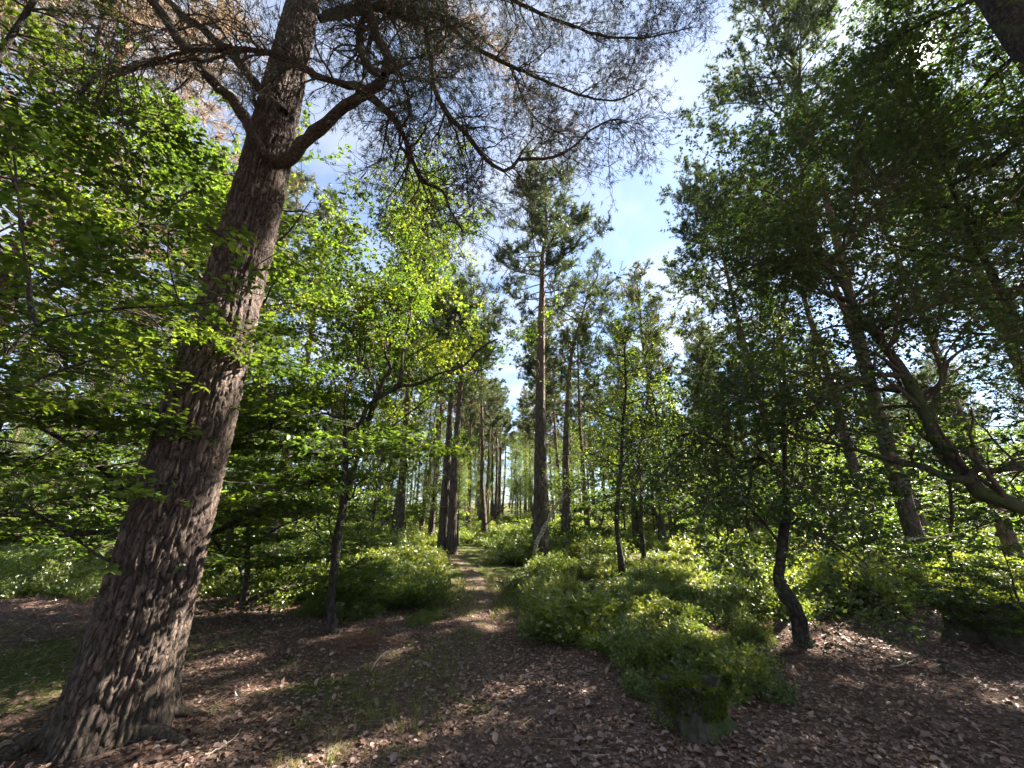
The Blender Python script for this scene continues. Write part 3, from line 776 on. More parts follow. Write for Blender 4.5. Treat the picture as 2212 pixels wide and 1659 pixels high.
    nv, nq, nr = needles(rng, tip[live], tdir[live], 11, 0.068, 0.0055, 0.6)
    add_part(tw, base, 'needles', nv, nq, M['needle_near'], False, {'rnd': nr}, stuff=True)
    for a, l, r in [(-0.30, 0.62, 0.060), (-2.25, 0.6, 0.065), (0.6, 0.5, 0.06)]:
        s_ = np.linspace(0, 1, 22)
        dv = np.array([math.cos(a), math.sin(a)])
        xy = base[:2] + dv * (0.26 + s_[:, None] * l) + np.array([-dv[1], dv[0]]) * (0.09 * np.sin(s_ * 4 + a))[:, None]
        Pr = np.column_stack([xy, H(xy[:, 0], xy[:, 1]) + 0.07 * (1 - s_) ** 1.5 - 0.05 * s_])
        Rr = r * (1 - 0.6 * s_)
        V, Q = tubes(Pr[None], Rr[None], 26)
        ang = np.tile(np.arange(26), 22); row = np.repeat(np.arange(22), 26)
        rel = 0.10 * (fbm2(ang * 0.9, row * 0.45, 71, 3) - 0.5) * 2 + 0.05 * np.sin(ang * 2 * math.pi * 6 / 26 + row * 0.3)
        V = V + norm(V - np.repeat(Pr, 26, 0)) * (rel * np.repeat(Rr, 26))[:, None]
        add_part(root, base, 'root', V, Q, M['hero_bark'], attrs={'plate': 0.4 + rel * 2, 'fissure': np.clip(0.75 + rel * 4, 0, 1)})
    # sunlit dry crown high above
    Dp, Dr = spawn(rng, {k: (v if k != 'w' else v * np.isin(g, (13, 14, 15, 16))) for k, v in T0.items()}, 480, 0.7, 0.9, 0.2, 0.02, 6, 0.5, 0.01, 0.004, 0.25)
    D2, D2r = spawn(rng, table(Dp, Dr), 3000, 0.22, 0.8, 0.2, 0.0, 4, 0.6, 0.005, 0.003, 0.2)
    va, qa = tubes(Dp, Dr, 4); vb, qb = tubes(D2, D2r, 3)
    tw = add_part(root, base, 'dry_twigs', np.vstack([va, vb]), [np.vstack([qa, qb + len(va)])], M['dead_twig'], stuff=True)
    nv, nq, nr = needles(rng, D2[:, 1:].reshape(-1, 3), norm(np.gradient(D2, axis=1))[:, 1:].reshape(-1, 3), 5, 0.07, 0.006, 0.7)
    add_part(tw, base, 'dry_needles', nv, nq, M['needle_brown'], False, {'rnd': nr}, stuff=True)
    return root
hero_pine()

# ------------------------------------------------------------------ hero broadleaved trees
def crooked_birch():
    b = ground(720, 1368)
    Y = b[1]
    tr = [b - (0, 0, 0.1)] + pxl([(716, 1290), (722, 1220), (730, 1150), (742, 1080), (746, 1023), (748, 971), (742, 947), (746, 930), (762, 923), (778, 920), (783, 902), (794, 878), (814, 860), (842, 848), (863, 834), (897, 832), (929, 818), (951, 806), (986, 797), (1010, 785), (1024, 765), (1042, 749), (1075, 732)], Y)
    ls = [(tr, 0.075, 0.014),
          (pxl([(818, 856), (826, 826), (838, 808), (844, 789), (834, 771), (832, 751), (836, 731), (842, 690), (830, 640), (845, 580)], Y), 0.036, 0.010),
          (pxl([(860, 836), (869, 799), (869, 771), (875, 737), (881, 715), (888, 660), (880, 600), (900, 520), (890, 440)], Y, Y + 0.5), 0.034, 0.008),
          (pxl([(812, 860), (804, 828), (802, 806), (788, 791), (778, 785), (786, 769), (788, 737), (775, 680)], Y), 0.026, 0.008),
          (pxl([(746, 935), (740, 905), (722, 900), (699, 892), (659, 905), (603, 894), (540, 880)], Y), 0.028, 0.008),
          (pxl([(744, 940), (746, 860), (750, 832), (754, 816), (772, 789), (775, 740), (730, 690), (700, 640)], Y + 0.05), 0.022, 0.007),
          (pxl([(735, 1085), (760, 1075), (770, 1050), (800, 1030), (850, 1040)], Y), 0.02, 0.006),
          (pxl([(1010, 785), (1030, 800), (1060, 790), (1090, 760)], Y, Y + .3), 0.012, 0.005)]
    broadleaf('crooked_birch', 'crooked dark-stemmed tree with an S-bend, bright yellow-green leaves, beside the path', b, ls, 21,
              n1=90, L1=0.9, n2=520, L2=0.45, n3=2000, L3=0.25, nleaf=22000, size=0.050, grav=0.03, tlo=0.80, upb=0.9)
crooked_birch()

def bent_tree():
    b = ground(1738, 1392)
    Y = b[1]
    tr = [b - (0, 0, 0.1)] + pxl([(1722, 1326), (1704, 1291), (1684, 1257), (1682, 1218), (1688, 1180), (1701, 1111), (1697, 1070), (1701, 1042), (1683, 1024), (1659, 1003), (1638, 990), (1611, 997), (1583, 986), (1555, 958), (1513, 934), (1472, 941), (1444, 958)], Y, Y + 0.3)
    ls = [(tr, 0.095, 0.012),
          (pxl([(1700, 1050), (1696, 1000), (1694, 965), (1690, 896), (1694, 826), (1690, 743), (1680, 680)], Y + .2, Y + 0.4), 0.035, 0.010),
          (pxl([(1640, 992), (1625, 1020), (1617, 1070), (1612, 1120), (1620, 1160)], Y + .2), 0.026, 0.008),
          (pxl([(1688, 1180), (1650, 1130), (1610, 1090), (1560, 1070), (1500, 1090), (1450, 1120)], Y + .1), 0.02, 0.006),
          (pxl([(1692, 1150), (1730, 1120), (1760, 1150), (1800, 1180), (1870, 1230)], Y, Y - .3), 0.02, 0.006),
          (pxl([(1555, 958), (1500, 960), (1450, 1000), (1420, 1040)], Y + .3), 0.015, 0.005)]
    broadleaf('bent_birch', 'bent dark tree on a mossy root mound, its limb reaching left over the bilberries', b, ls, 22,
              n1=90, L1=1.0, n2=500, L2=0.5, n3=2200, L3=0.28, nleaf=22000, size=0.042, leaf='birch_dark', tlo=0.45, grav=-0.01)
bent_tree()

def leaning_tree():
    b = gpoint(6.3, 3.5)
    Y = 4.1
    tr = [b - (0, 0, 0.15), b + (-0.35, 0.2, 0.7)] + pxl([(2230, 1106), (2156, 1080), (2114, 1059), (2097, 1035), (2055, 997), (2017, 948), (1996, 896), (1979, 854), (1954, 806), (1923, 764), (1881, 715), (1847, 667), (1819, 611), (1791, 576), (1763, 552), (1760, 493), (1722, 469), (1715, 441), (1687, 431), (1659, 413), (1620, 410)], Y, Y + 1.2)
    ls = [(tr, 0.10, 0.009),
          (pxl([(1785, 570), (1826, 531), (1868, 490), (1902, 451), (1906, 410), (1895, 382), (1860, 340), (1850, 280)], Y + .95, Y + 1.3), 0.045, 0.012),
          (pxl([(1958, 812), (1895, 809), (1861, 816), (1809, 844), (1767, 872), (1722, 903), (1690, 925)], Y + .45, Y + .7), 0.04, 0.010),
          (pxl([(2100, 1038), (2034, 1028), (1993, 1007), (1923, 993), (1843, 969), (1784, 955), (1732, 945), (1687, 934), (1631, 958), (1600, 990)], Y + .1, Y + .8), 0.042, 0.008),
          (pxl([(2097, 1030), (2114, 1014), (2156, 1017), (2212, 1000), (2280, 985)], Y + .1, Y), 0.038, 0.02),
          (pxl([(1861, 694), (1913, 688), (1979, 667), (2052, 649), (2139, 628), (2212, 621), (2290, 600)], Y + .6, Y + .5), 0.04, 0.015),
          (pxl([(1836, 652), (1784, 635), (1736, 608), (1687, 590), (1638, 587), (1580, 570)], Y + .8, Y + 1.2), 0.03, 0.008),
          (pxl([(1790, 575), (1730, 560), (1659, 556), (1600, 590), (1540, 580)], Y + .9, Y + 1.3), 0.025, 0.007),
          (pxl([(1784, 955), (1815, 900), (1790, 850), (1760, 780)], Y + .5), 0.018, 0.006),
          (pxl([(1895, 382), (1960, 330), (2010, 260), (2080, 200), (2150, 160)], Y + 1.2, Y + 1.0), 0.035, 0.01),
          (pxl([(1979, 854), (2030, 830), (2050, 780), (2110, 740), (2200, 730)], Y + .4, Y + .3), 0.03, 0.01),
          (pxl([(1850, 280), (1890, 210), (1900, 140), (1960, 60), (1980, -40)], Y + 1.3, Y + 1.5), 0.03, 0.01),
          (pxl([(1715, 441), (1735, 390), (1730, 330), (1760, 280)], Y + 1.2, Y + 1.5), 0.022, 0.007)]
    broadleaf('leaning_tree', 'large dark-barked leaning tree whose trunk sweeps in from the edge with a mossy fork', b, ls, 23,
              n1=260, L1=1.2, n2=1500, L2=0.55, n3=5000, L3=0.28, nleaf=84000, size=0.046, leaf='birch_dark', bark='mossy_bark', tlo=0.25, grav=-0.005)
leaning_tree()

def free_tree(rng, base, height, r0, nbr, spread, hc=0.25, lean=(0, 0)):
    tr = smooth_line(wander(rng, base - np.array([0, 0, 0.1]), base + np.array([lean[0], lean[1], height]), 8, 0.10), 20)
    ls = [(tr, r0, 0.012)]
    for i in range(nbr):
        h = hc + (0.95 - hc) * (i + rng.random()) / nbr
        p = tr[int(h * 19)]
        az = i * 2.4 + rng.normal(0, 0.4); L = spread * (1.15 - 0.75 * h) * rng.uniform(0.7, 1.2)
        e = np.array([math.cos(az), math.sin(az), rng.uniform(0.15, 0.7)])
        m = p + e * L * 0.5 + rng.normal(0, 0.12, 3)
        q = p + e * L + rng.normal(0, 0.2, 3)
        ls.append(([p, p + e * L * 0.25 + rng.normal(0, .05, 3), m, q], r0 * (0.55 - 0.3 * h), 0.008))
    return ls

def auto_tree(name, label, base, height, r0, seed, nbr=12, spread=2.6, hc=0.25, lean=(0, 0), **kw):
    rng = np.random.default_rng(seed + 500)
    return broadleaf(name, label, base, free_tree(rng, np.asarray(base, float), height, r0, nbr, spread, hc, lean), seed, rough=0.03, **kw)

# tall birch behind the crooked one
auto_tree('birch_tree', 'tall leafy tree of bright yellow-green leaves rising behind the crooked stem', gpoint(-4.3, 9.8), 12.5, 0.085, 31, 18, 2.9, 0.26, lean=(1.5, 0),
          n1=160, L1=1.2, n2=900, L2=0.6, n3=3600, L3=0.32, nleaf=68000, size=0.060, tlo=0.2)
# beech behind the big pine
auto_tree('beech_tree', 'broad beech with layered bright green leaves filling the space behind the big pine', gpoint(-5.5, 6.5), 9.5, 0.12, 32, 18, 3.2, 0.10,
          n1=150, L1=1.3, n2=900, L2=0.7, n3=3400, L3=0.34, nleaf=64000, size=0.072, ratio=0.66, leaf='beech', shape='diamond', planar=True, tlo=0.1, flat=1.6, droop=0.1, jit=0.10)
auto_tree('beech_tree', 'young beech whose low leafy sprays hang between the big pine and the crooked stem', gpoint(-4.9, 8.0), 4.2, 0.06, 33, 16, 2.0, 0.05,
          n1=90, L1=1.0, n2=520, L2=0.55, n3=2100, L3=0.3, nleaf=30000, size=0.070, ratio=0.66, leaf='beech', shape='diamond', planar=True, tlo=0.05, flat=1.5, droop=0.15, jit=0.10)

def near_beech():
    b = gpoint(-5.6, 2.6)
    Y = 2.75
    tr = [b - (0, 0, .1), b + (0.05, 0, 1.2), b + (-0.1, 0.05, 2.6), b + (0.1, 0.1, 4.2), b + (0, 0.2, 5.8), b + (0.2, 0.1, 7.2)]
    ls = [(tr, 0.09, 0.02),
          ([b + (0.0, 0, 2.2)] + pxl([(0, 854), (87, 816), (174, 785), (243, 764), (299, 747), (389, 727)], Y, Y + .5), 0.03, 0.006),
          ([b + (0.0, 0, 2.4)] + pxl([(-60, 820), (0, 774), (38, 740), (80, 701), (139, 684), (243, 667), (382, 660), (480, 650)], Y - .3, Y - .1), 0.028, 0.005),
          (pxl([(80, 701), (66, 670), (61, 600), (56, 570), (42, 451), (31, 347), (24, 288), (0, 220)], Y - .3, Y - .5), 0.014, 0.005),
          ([b + (0.0, 0, 3.6)] + pxl([(60, 640), (194, 556), (243, 521), (299, 483), (347, 458), (410, 424)], Y + .6, Y + 1.2), 0.028, 0.006),
          (pxl([(299, 483), (303, 440), (306, 382), (315, 330)], Y + 1.0), 0.012, 0.005),
          ([b + (0.05, 0, 1.4)] + pxl([(0, 1110), (90, 1120), (170, 1170), (230, 1210), (300, 1230)], Y + .4, Y + 1.0), 0.022, 0.005),
          ([b + (0.05, 0, 1.6)] + pxl([(0, 1000), (80, 990), (150, 960), (230, 950), (300, 960)], Y + .6, Y + 1.2), 0.022, 0.005),
          ([b + (0.0, 0.1, 4.4)] + pxl([(-20, 420), (60, 390), (150, 360), (230, 330), (300, 300)], Y + .3, Y + .9), 0.025, 0.005),
          ([b + (0.0, 0.1, 5.2)] + pxl([(-20, 330), (80, 270), (160, 220), (220, 150)], Y + .6, Y + 1.2), 0.022, 0.005)]
    root = broadleaf('beech_tree', 'nearest beech at the picture edge, large dark leaves hanging on thin arching sprays', b, ls, 34,
                     n1=190, L1=0.8, n2=800, L2=0.42, n3=2600, L3=0.24, nleaf=25000, size=0.062, ratio=0.62, leaf='beech', shape='oval', planar=True, tlo=0.2, flat=1.5, droop=0.12, jit=0.10,
                     keep=near_keep)
    return root
NEAR = {}
def near_keep(pos, ax, nr):
    """the leaves that show largest become parts of their own"""
    rel = pos - EYE
    depth = rel[:, 1] * CP + rel[:, 2] * SP
    up = rel[:, 2] * CP - rel[:, 1] * SP
    px = CX + F * rel[:, 0] / depth; py = CY - F * up / depth
    vis = (depth > 0.3) & (px > 0) & (px < 620) & (py > 0) & (py < 1500)
    order = np.argsort(np.where(vis, depth, 1e9))[:300]
    NEAR['p'] = (pos[order], ax[order], nr[order])
    m = np.ones(len(pos), bool); m[order] = False
    m &= depth > 1.2
    return pos[m], ax[m], nr[m]
nb = near_beech()
tv, tf = LEAF['oval']
leaf_me = mk_mesh('leaf', tv * np.array([1, 0.62, 1]), [np.array(tf)], M['beech'], False, {'rnd': np.full(6, 0.35)})
rngl = np.random.default_rng(5)
bl = np.array(nb.location)
for p, a, n_ in zip(*NEAR['p']):
    a = a / np.linalg.norm(a); s = np.cross(n_, a); s /= np.linalg.norm(s); m = np.cross(a, s)
    o = link('leaf', leaf_me, nb)
    L = 0.062 * rngl.uniform(0.65, 1.2)
    mat = Matrix([[a[0] * L, s[0] * L, m[0] * L, p[0] - bl[0]], [a[1] * L, s[1] * L, m[1] * L, p[1] - bl[1]], [a[2] * L, s[2] * L, m[2] * L, p[2] - bl[2]], [0, 0, 0, 1]])
    o.matrix_local = mat

# slim birches and understorey
def slim(px, py, pts, label, seed, **kw):
    b = ground(px, py)
    Y = b[1]
    tr = [b - (0, 0, 0.1)] + pxl(pts, Y)
    rng = np.random.default_rng(seed)
    ls = [(tr, 0.075, 0.012)]
    T = smooth_line(np.array(tr), 30)
    for i in range(12):
        p = T[int(9 + 20 * (i + rng.random()) / 12)]
        az = i * 2.4; L = rng.uniform(0.8, 1.5)
        e = np.array([math.cos(az), math.sin(az), rng.uniform(0.0, 0.6)])
        ls.append(([p, p + e * L * 0.5 + rng.normal(0, .1, 3), p + e * L + rng.normal(0, .15, 3)], 0.025, 0.006))
    broadleaf('slim_birch', label, b, ls, seed, n1=90, L1=0.9, n2=500, L2=0.5, n3=1900, L3=0.3, nleaf=6500, size=0.060, tlo=0.3, **kw)
slim(1345, 1243, [(1340, 1200), (1332, 1150), (1335, 1080), (1342, 1000), (1345, 920), (1352, 840), (1350, 760), (1360, 690)], 'thin dark-stemmed birch with a kinked foot, first right of the central pines', 41)
slim(1393, 1228, [(1390, 1190), (1384, 1130), (1385, 1060), (1380, 990), (1390, 920), (1400, 850), (1410, 780)], 'thin birch with a reddish straight stem, standing just behind its kinked neighbour', 42)

# small leaning birch at the foot of the central pine
def arch_birch():
    b = ground(1150, 1216)
    Y = b[1]
    tr = [b - (0, 0, 0.1)] + pxl([(1156, 1185), (1165, 1160), (1178, 1135), (1192, 1105), (1212, 1080), (1235, 1062), (1262, 1050), (1292, 1038), (1330, 1030)], Y - 0.3)
    ls = [(tr, 0.10, 0.015), (pxl([(1212, 1080), (1215, 1040), (1208, 1000)], Y - .3), 0.03, 0.008), (pxl([(1262, 1050), (1280, 1010), (1300, 960)], Y - .3), 0.03, 0.008)]
    broadleaf('arching_birch', 'small pale-footed birch arching to the right from the base of the central pine', b, ls, 43, n1=30, L1=0.9, n2=120, L2=0.5, n3=400, L3=0.3,
              nleaf=3500, size=0.07, bark='birch_bark', tlo=0.5)
arch_birch()

# ------------------------------------------------------------------ pines of the middle distance
def px_line(base, pts):
    return np.array(pxl(pts, base[1]))
b = ground(1168, 1212)
central = pine('pine_tree', 'tall straight central pine with a clumped crown against the sky', b, 0, 0.33, 0.60, 2.5, 52, 51,
               line=px_line(b, [(1168, 1100), (1168, 1000), (1167, 900), (1168, 800), (1169, 700), (1171, 620), (1172, 550), (1180, 500), (1178, 450), (1182, 405)]), dead=16, dense=1.15, nl=0.17, nw=0.020, per=11)
b = ground(1223, 1192)
bentp = pine('pine_tree', 'pine whose upper trunk bends right, standing behind the tall central one', b, 0, 0.24, 0.62, 2.3, 40, 52,
             line=px_line(b, [(1222, 1080), (1222, 980), (1225, 890), (1230, 800), (1240, 740), (1252, 700), (1262, 665), (1275, 625), (1290, 600)]), dead=20, nl=0.16, nw=0.016)
b = ground(956, 1194)
twin = pine('pine_tree', 'thicker-footed of the twin pines left of the path', b, 0, 0.24, 0.60, 2.0, 40, 53,
            line=px_line(b, [(960, 1100), (966, 1000), (972, 900), (975, 800), (982, 720), (985, 650)]), dead=26)
b = ground(975, 1197)
pine('pine_tree', 'one of the twin pines beside the path, with a sunlit edge low on its trunk', b, 0, 0.22, 0.58, 2.2, 42, 54,
     line=px_line(b, [(978, 1100), (982, 1000), (990, 900), (998, 800), (1010, 700), (1025, 620)]), dead=26)
b = gpoint(10.2, 10.5)
rightp = pine('pine_tree', 'tallest pine on the right, its dark crown edging the open sky below the sun', b, 19.8, 0.21, 0.52, 3.3, 56, 55, dead=14, dense=1.35, nl=0.15, nw=0.021, per=15)
pine('pine_tree', 'pine with a low rounded crown jutting into the open sky on the right', gpoint(10.9, 16.0), 18.0, 0.20, 0.55, 3.2, 56, 56, dead=16, dense=1.3, nl=0.17, nw=0.023, per=14)
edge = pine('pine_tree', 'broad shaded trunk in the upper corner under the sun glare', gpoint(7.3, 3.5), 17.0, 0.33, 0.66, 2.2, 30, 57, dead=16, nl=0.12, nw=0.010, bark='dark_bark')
pine('pine_tree', 'sunlit brownish pine of dry twigs in the upper corner behind the beech', gpoint(-9.6, 6.4), 17.0, 0.26, 0.30, 3.0, 95, 58, dead=70, dense=1.1, nl=0.15, nw=0.014, per=8, crown_mat='needle_brown')

# ------------------------------------------------------------------ wood further back: copies
protos = [central, bentp, twin, rightp]
pA = pine('pine_tree', 'slim pine seen between the big trunk and the crooked stem', gpoint(-9.0, 15.5), 15.5, 0.20, 0.55, 1.9, 40, 61, dead=34, per=8, nl=0.2, nw=0.02)
pB = pine('pine_tree', 'slim pine with a sunlit side left of the twin pines', gpoint(-5.3, 19.5), 16.5, 0.22, 0.55, 2.1, 42, 62, dead=34, per=8, nl=0.2, nw=0.02, brown=0.2)
pC = pine('pine_tree', 'pale grey pine trunk showing through the leaves right of the bent tree', gpoint(12.2, 13.8), 16.0, 0.22, 0.70, 1.6, 28, 63, dead=22, per=8, nl=0.2, nw=0.02)
rngf = np.random.default_rng(77)
specs = [  # hand placed trunks that can be made out
    (pA, -4.7, 24.0, 1.0, 'bare-stemmed pine just left of the twin pines, further back'),
    (pB, -6.6, 23.0, 0.95, 'pine behind the crown of the crooked stem, third trunk left of the path'),
    (pC, -1.75, 27.0, 0.9, 'dark lone pine trunk standing on the far rise straight up the path'),
    (pA, 4.6, 25.0, 0.95, 'thin pine between the bent pine and the slim birches'),
    (pB, 7.6, 21.0, 0.95, 'pine behind the two slim birches'),
    (pC, 14.5, 14.5, 1.0, 'pine behind the leaning tree, nearest of the trunks beyond the sunlit bilberries'),
    (pA, 15.8, 13.2, 1.0, 'dark straight trunk beyond the sunlit bilberries, beside the mossy fork'),
    (pB, 15.2, 10.8, 1.0, 'wide shaded trunk at the edge beyond the sunlit bilberries'),
    (pB, -10.2, 12.2, 1.0, 'sunlit pine left of the slim pine, behind the beech sprays'),
    (pC, -12.5, 13.0, 1.0, 'pine trunk glimpsed through the beech sprays at the edge'),
    (pB, -13.5, 17.5, 1.05, 'taller pine behind the beech, its crown in full sun'),
    (pA, 2.6, 34.0, 1.0, 'straight far pine just right of the central trunk'),
    (pB, -3.3, 31.0, 0.9, 'slender far pine close to the bend of the path'),
]
taken = [(1.1, 16), (2.6, 20)]
for src, x, y, s, lab in specs:
    copy_tree(src, lab, gpoint(x, y), rngf.uniform(0, 6.28), s, None); taken.append((x, y))
far_label = 'slim straight pine in the dense wood beyond the twin and central pines'
cnt = 0
tries = 0
while cnt < 240 and tries < 20000:
    tries += 1
    y = 22 + 70 * rngf.random() ** 0.8; x = (rngf.normal(0, 0.40) if cnt % 2 else rngf.choice([-1, 1, 1]) * rngf.uniform(0.35, 1.4)) * y
    if (y < 38 and abs(x + 0.6) < 0.05 * y) or path_dist(np.array(x), np.array(y)) < 1.2:
        continue
    if min((x - a) ** 2 + (y - c) ** 2 for a, c in taken) < (2.2 if y < 45 else 2.8) ** 2:
        continue
    taken.append((x, y)); cnt += 1
    copy_tree([pA, pB, pC, twin][cnt % 4], far_label, gpoint(x, y), rngf.uniform(0, 6.28), rngf.uniform(0.8, 1.02), 'far pines of the wood')

# ------------------------------------------------------------------ understorey broadleaves
uA = auto_tree('birch_tree', 'light green birch standing behind the slim birches right of centre', gpoint(6.6, 17.0), 11.0, 0.10, 71, 14, 2.2, 0.2,
               n1=100, L1=1.0, n2=560, L2=0.6, n3=2000, L3=0.35, nleaf=9000, size=0.082, tlo=0.2)
uB = auto_tree('young_beech', 'young leafy beech beside the sunlit bilberries, leaves glowing yellow-green', gpoint(8.3, 9.4), 2.3, 0.035, 72, 12, 1.3, 0.1,
               n1=40, L1=0.6, n2=200, L2=0.35, n3=700, L3=0.22, nleaf=5000, size=0.075, ratio=0.62, leaf='beech', shape='oval', planar=True, tlo=0.1, flat=1.5, droop=0.1, jit=0.1)
uC = auto_tree('birch_tree', 'leafy birch on the right with dark leaves around the leaning limbs', gpoint(9.3, 6.3), 13.0, 0.10, 73, 20, 2.4, 0.36,
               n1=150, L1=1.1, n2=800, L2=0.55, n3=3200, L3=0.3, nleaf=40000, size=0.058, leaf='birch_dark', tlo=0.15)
us = [(uA, -6.8, 20.0, 0.75, 'low birch left of the slim sunlit pine'), (uA, 2.3, 25.0, 0.6, 'small birch between the central pines, far back'),
      (uA, -8.2, 12.0, 0.9, 'birch between the beech and the crooked stem'),
      (uC, 10.4, 6.0, 0.75, 'dark leafy birch at the edge behind the leaning trunk'),
      (uB, -5.2, 12.5, 1.2, 'sapling in the bilberries left of the path'),
      (uB, 6.2, 12.0, 1.1, 'sapling among the bilberries behind the bent tree'), (uB, -2.9, 7.9, 0.55, 'low sapling beside the foot of the crooked stem'),
      (uA, -13.0, 9.5, 1.0, 'birch behind the nearest beech'),
      (uA, -3.9, 27.0, 0.7, 'small far birch behind the twin pines'), (uB, 2.4, 21.0, 1.5, 'light green sapling right of the central trunk'),
      (uB, 4.0, 20.0, 1.5, 'light green sapling behind the kinked birch'),
      (uC, 8.5, 4.1, 1.08, 'leafy dark tree filling the corner beside the sun'), (uC, -9.6, 10.6, 0.85, 'leafy tree behind the beech, left of the slim pine'),
      (uA, -11.0, 13.0, 1.05, 'light birch deep behind the beech'), (uC, 13.2, 9.4, 0.8, 'dark leafy tree closing the edge beyond the sunlit bilberries'),
      (uA, 12.6, 16.5, 1.1, 'birch deep behind the leaning tree'), (uB, 11.8, 11.6, 1.7, 'tall sapling behind the sunlit bilberries'), (uB, 9.6, 12.6, 1.5, 'sapling in front of the pale grey trunk'),
      (uB, 6.0, 5.55, 0.38, 'small leafy sapling hanging over the broad mossy stump'), (uB, 6.9, 5.7, 0.5, 'sapling at the edge behind the broad mossy stump')]
for src, x, y, s, lab in us:
    copy_tree(src, lab, gpoint(x, y), rngf.uniform(0, 6.28), s, None)
for i in range(46 + 26):
    y = rngf.uniform(26, 46) if i >= 46 else rngf.uniform(17, 34) if i < 24 else rngf.uniform(38, 70)
    x = (rngf.uniform(0.75, 1.45) if i < 14 else -rngf.uniform(0.7, 1.35) if i < 24 else rngf.uniform(-0.13, 0.10) if i < 46 else rngf.choice([-1, 1]) * rngf.uniform(0.3, 1.4)) * y
    if i >= 46:
        copy_tree(uB, 'broad leafy sapling among the trunks far to the side', gpoint(x, y), rngf.uniform(0, 6.28), rngf.uniform(2.4, 3.4), 'side saplings')
        continue
    src = uB if i < 24 else (pA, pB, uA)[i % 3]
    copy_tree(src, 'broad leafy sapling among the trunks far to the side' if i < 24 else 'distant tree closing the view where the path vanishes', gpoint(x, y), rngf.uniform(0, 6.28), rngf.uniform(1.5, 2.4) if i < 24 else 0.9,
              'side saplings' if i < 24 else 'trees closing the path')
cnt = 0
while cnt < 80:
    y = rngf.uniform(20, 60); x = rngf.normal(0.1, 0.65) * y
    if y < 36 and abs(x + 0.6) < 0.08 * y:
        continue
    cnt += 1
    copy_tree([uA, uA, uB][cnt % 3], 'small far broadleaved tree among the pine trunks', gpoint(x, y), rngf.uniform(0, 6.28), rngf.uniform(0.5, 0.9) * (1 if cnt % 3 < 2 else 2), 'far broadleaved understorey')

# ------------------------------------------------------------------ ground cover
def scatter_group(protos):
    g = bpy.data.node_groups.new('scatter', 'GeometryNodeTree')
    g.interface.new_socket('Geometry', in_out='INPUT', socket_type='NodeSocketGeometry')
    g.interface.new_socket('Geometry', in_out='OUTPUT', socket_type='NodeSocketGeometry')
    gi, go = N(g, 'NodeGroupInput'), N(g, 'NodeGroupOutput')
    iop = N(g, 'GeometryNodeInstanceOnPoints')
    jn = N(g, 'GeometryNodeJoinGeometry')
    for p in protos:
        oi = N(g, 'GeometryNodeObjectInfo'); oi.inputs['Object'].default_value = p; oi.inputs['As Instance'].default_value = True
        g.links.new(oi.outputs['Geometry'], jn.inputs[0])
    g.links.new(gi.outputs[0], iop.inputs['Points']); g.links.new(jn.outputs[0], iop.inputs['Instance'])
    iop.inputs['Pick Instance'].default_value = True
    def na(nm, ty):
        n = N(g, 'GeometryNodeInputNamedAttribute', data_type=ty); n.inputs['Name'].default_value = nm
        return n.outputs[0]
    g.links.new(na('vid', 'INT'), iop.inputs['Instance Index'])
    g.links.new(na('rot', 'FLOAT_VECTOR'), iop.inputs['Rotation'])
    g.links.new(na('scl', 'FLOAT'), iop.inputs['Scale'])
    g.links.new(iop.outputs[0], go.inputs[0])
    return g
def scatter(name, label, cat, pts, rot, scl, vid, group):
    me = bpy.data.meshes.new(name)
    me.vertices.add(len(pts)); me.vertices.foreach_set('co', np.asarray(pts, np.float32).ravel())
    a = me.attributes.new('rot', 'FLOAT_VECTOR', 'POINT'); a.data.foreach_set('vector', np.asarray(rot, np.float32).ravel())
    a = me.attributes.new('scl', 'FLOAT', 'POINT'); a.data.foreach_set('value', np.asarray(scl, np.float32))
    a = me.attributes.new('vid', 'INT', 'POINT'); a.data.foreach_set('value', np.asarray(vid, np.int32))
    me.update()
    o = link(name, me, label=label, category=cat, kind='stuff')
    md = o.modifiers.new('scatter', 'NODES'); md.node_group = group
    return o

def sprig(seed, h=0.25, nst=7, nleaf=125, size=0.050):
    rng = np.random.default_rng(seed)
    K = 5
    P = np.zeros((nst, K, 3)); P[:, 0, :2] = rng.normal(0, 0.05, (nst, 2))
    d = norm(np.column_stack([rng.normal(0, 0.55, (nst, 2)), np.ones(nst)]))
    for k in range(1, K):
        d = norm(d + rng.normal(0, 0.15, (nst, 3)) + np.array([0, 0, 0.05])); P[:, k] = P[:, k - 1] + d * h / (K - 1) * rng.uniform(0.7, 1.15, (nst, 1))
    R = np.linspace(0.003, 0.0012, K)[None] * np.ones((nst, 1))
    t1 = table(P, R)
    P2, R2 = spawn(rng, t1, nst * 5, h * 0.42, 0.8, 0.15, 0.05, 4, 0.6, 0.002, 0.001, 0.25)
    t2 = table(P2, R2)
    pos, ax, nr = leaf_frames(rng, t2, nleaf, 0.9, -0.15, 0.8, 0.0)
    sz = size * rng.uniform(0.6, 1.2, nleaf)
    lv, lf, lr = leaves(pos, ax, nr, sz, 0.62, 'diamond', rng.random(nleaf))
    vs, qs = tubes(np.concatenate([P[:, ::2], P2[:, [0, 1, 3]]]), np.concatenate([R[:, ::2], R2[:, [0, 1, 3]]]), 3)
    return np.vstack([lv, vs]), lf, qs + len(lv), np.concatenate([lr, np.full(len(vs), 0.15)])
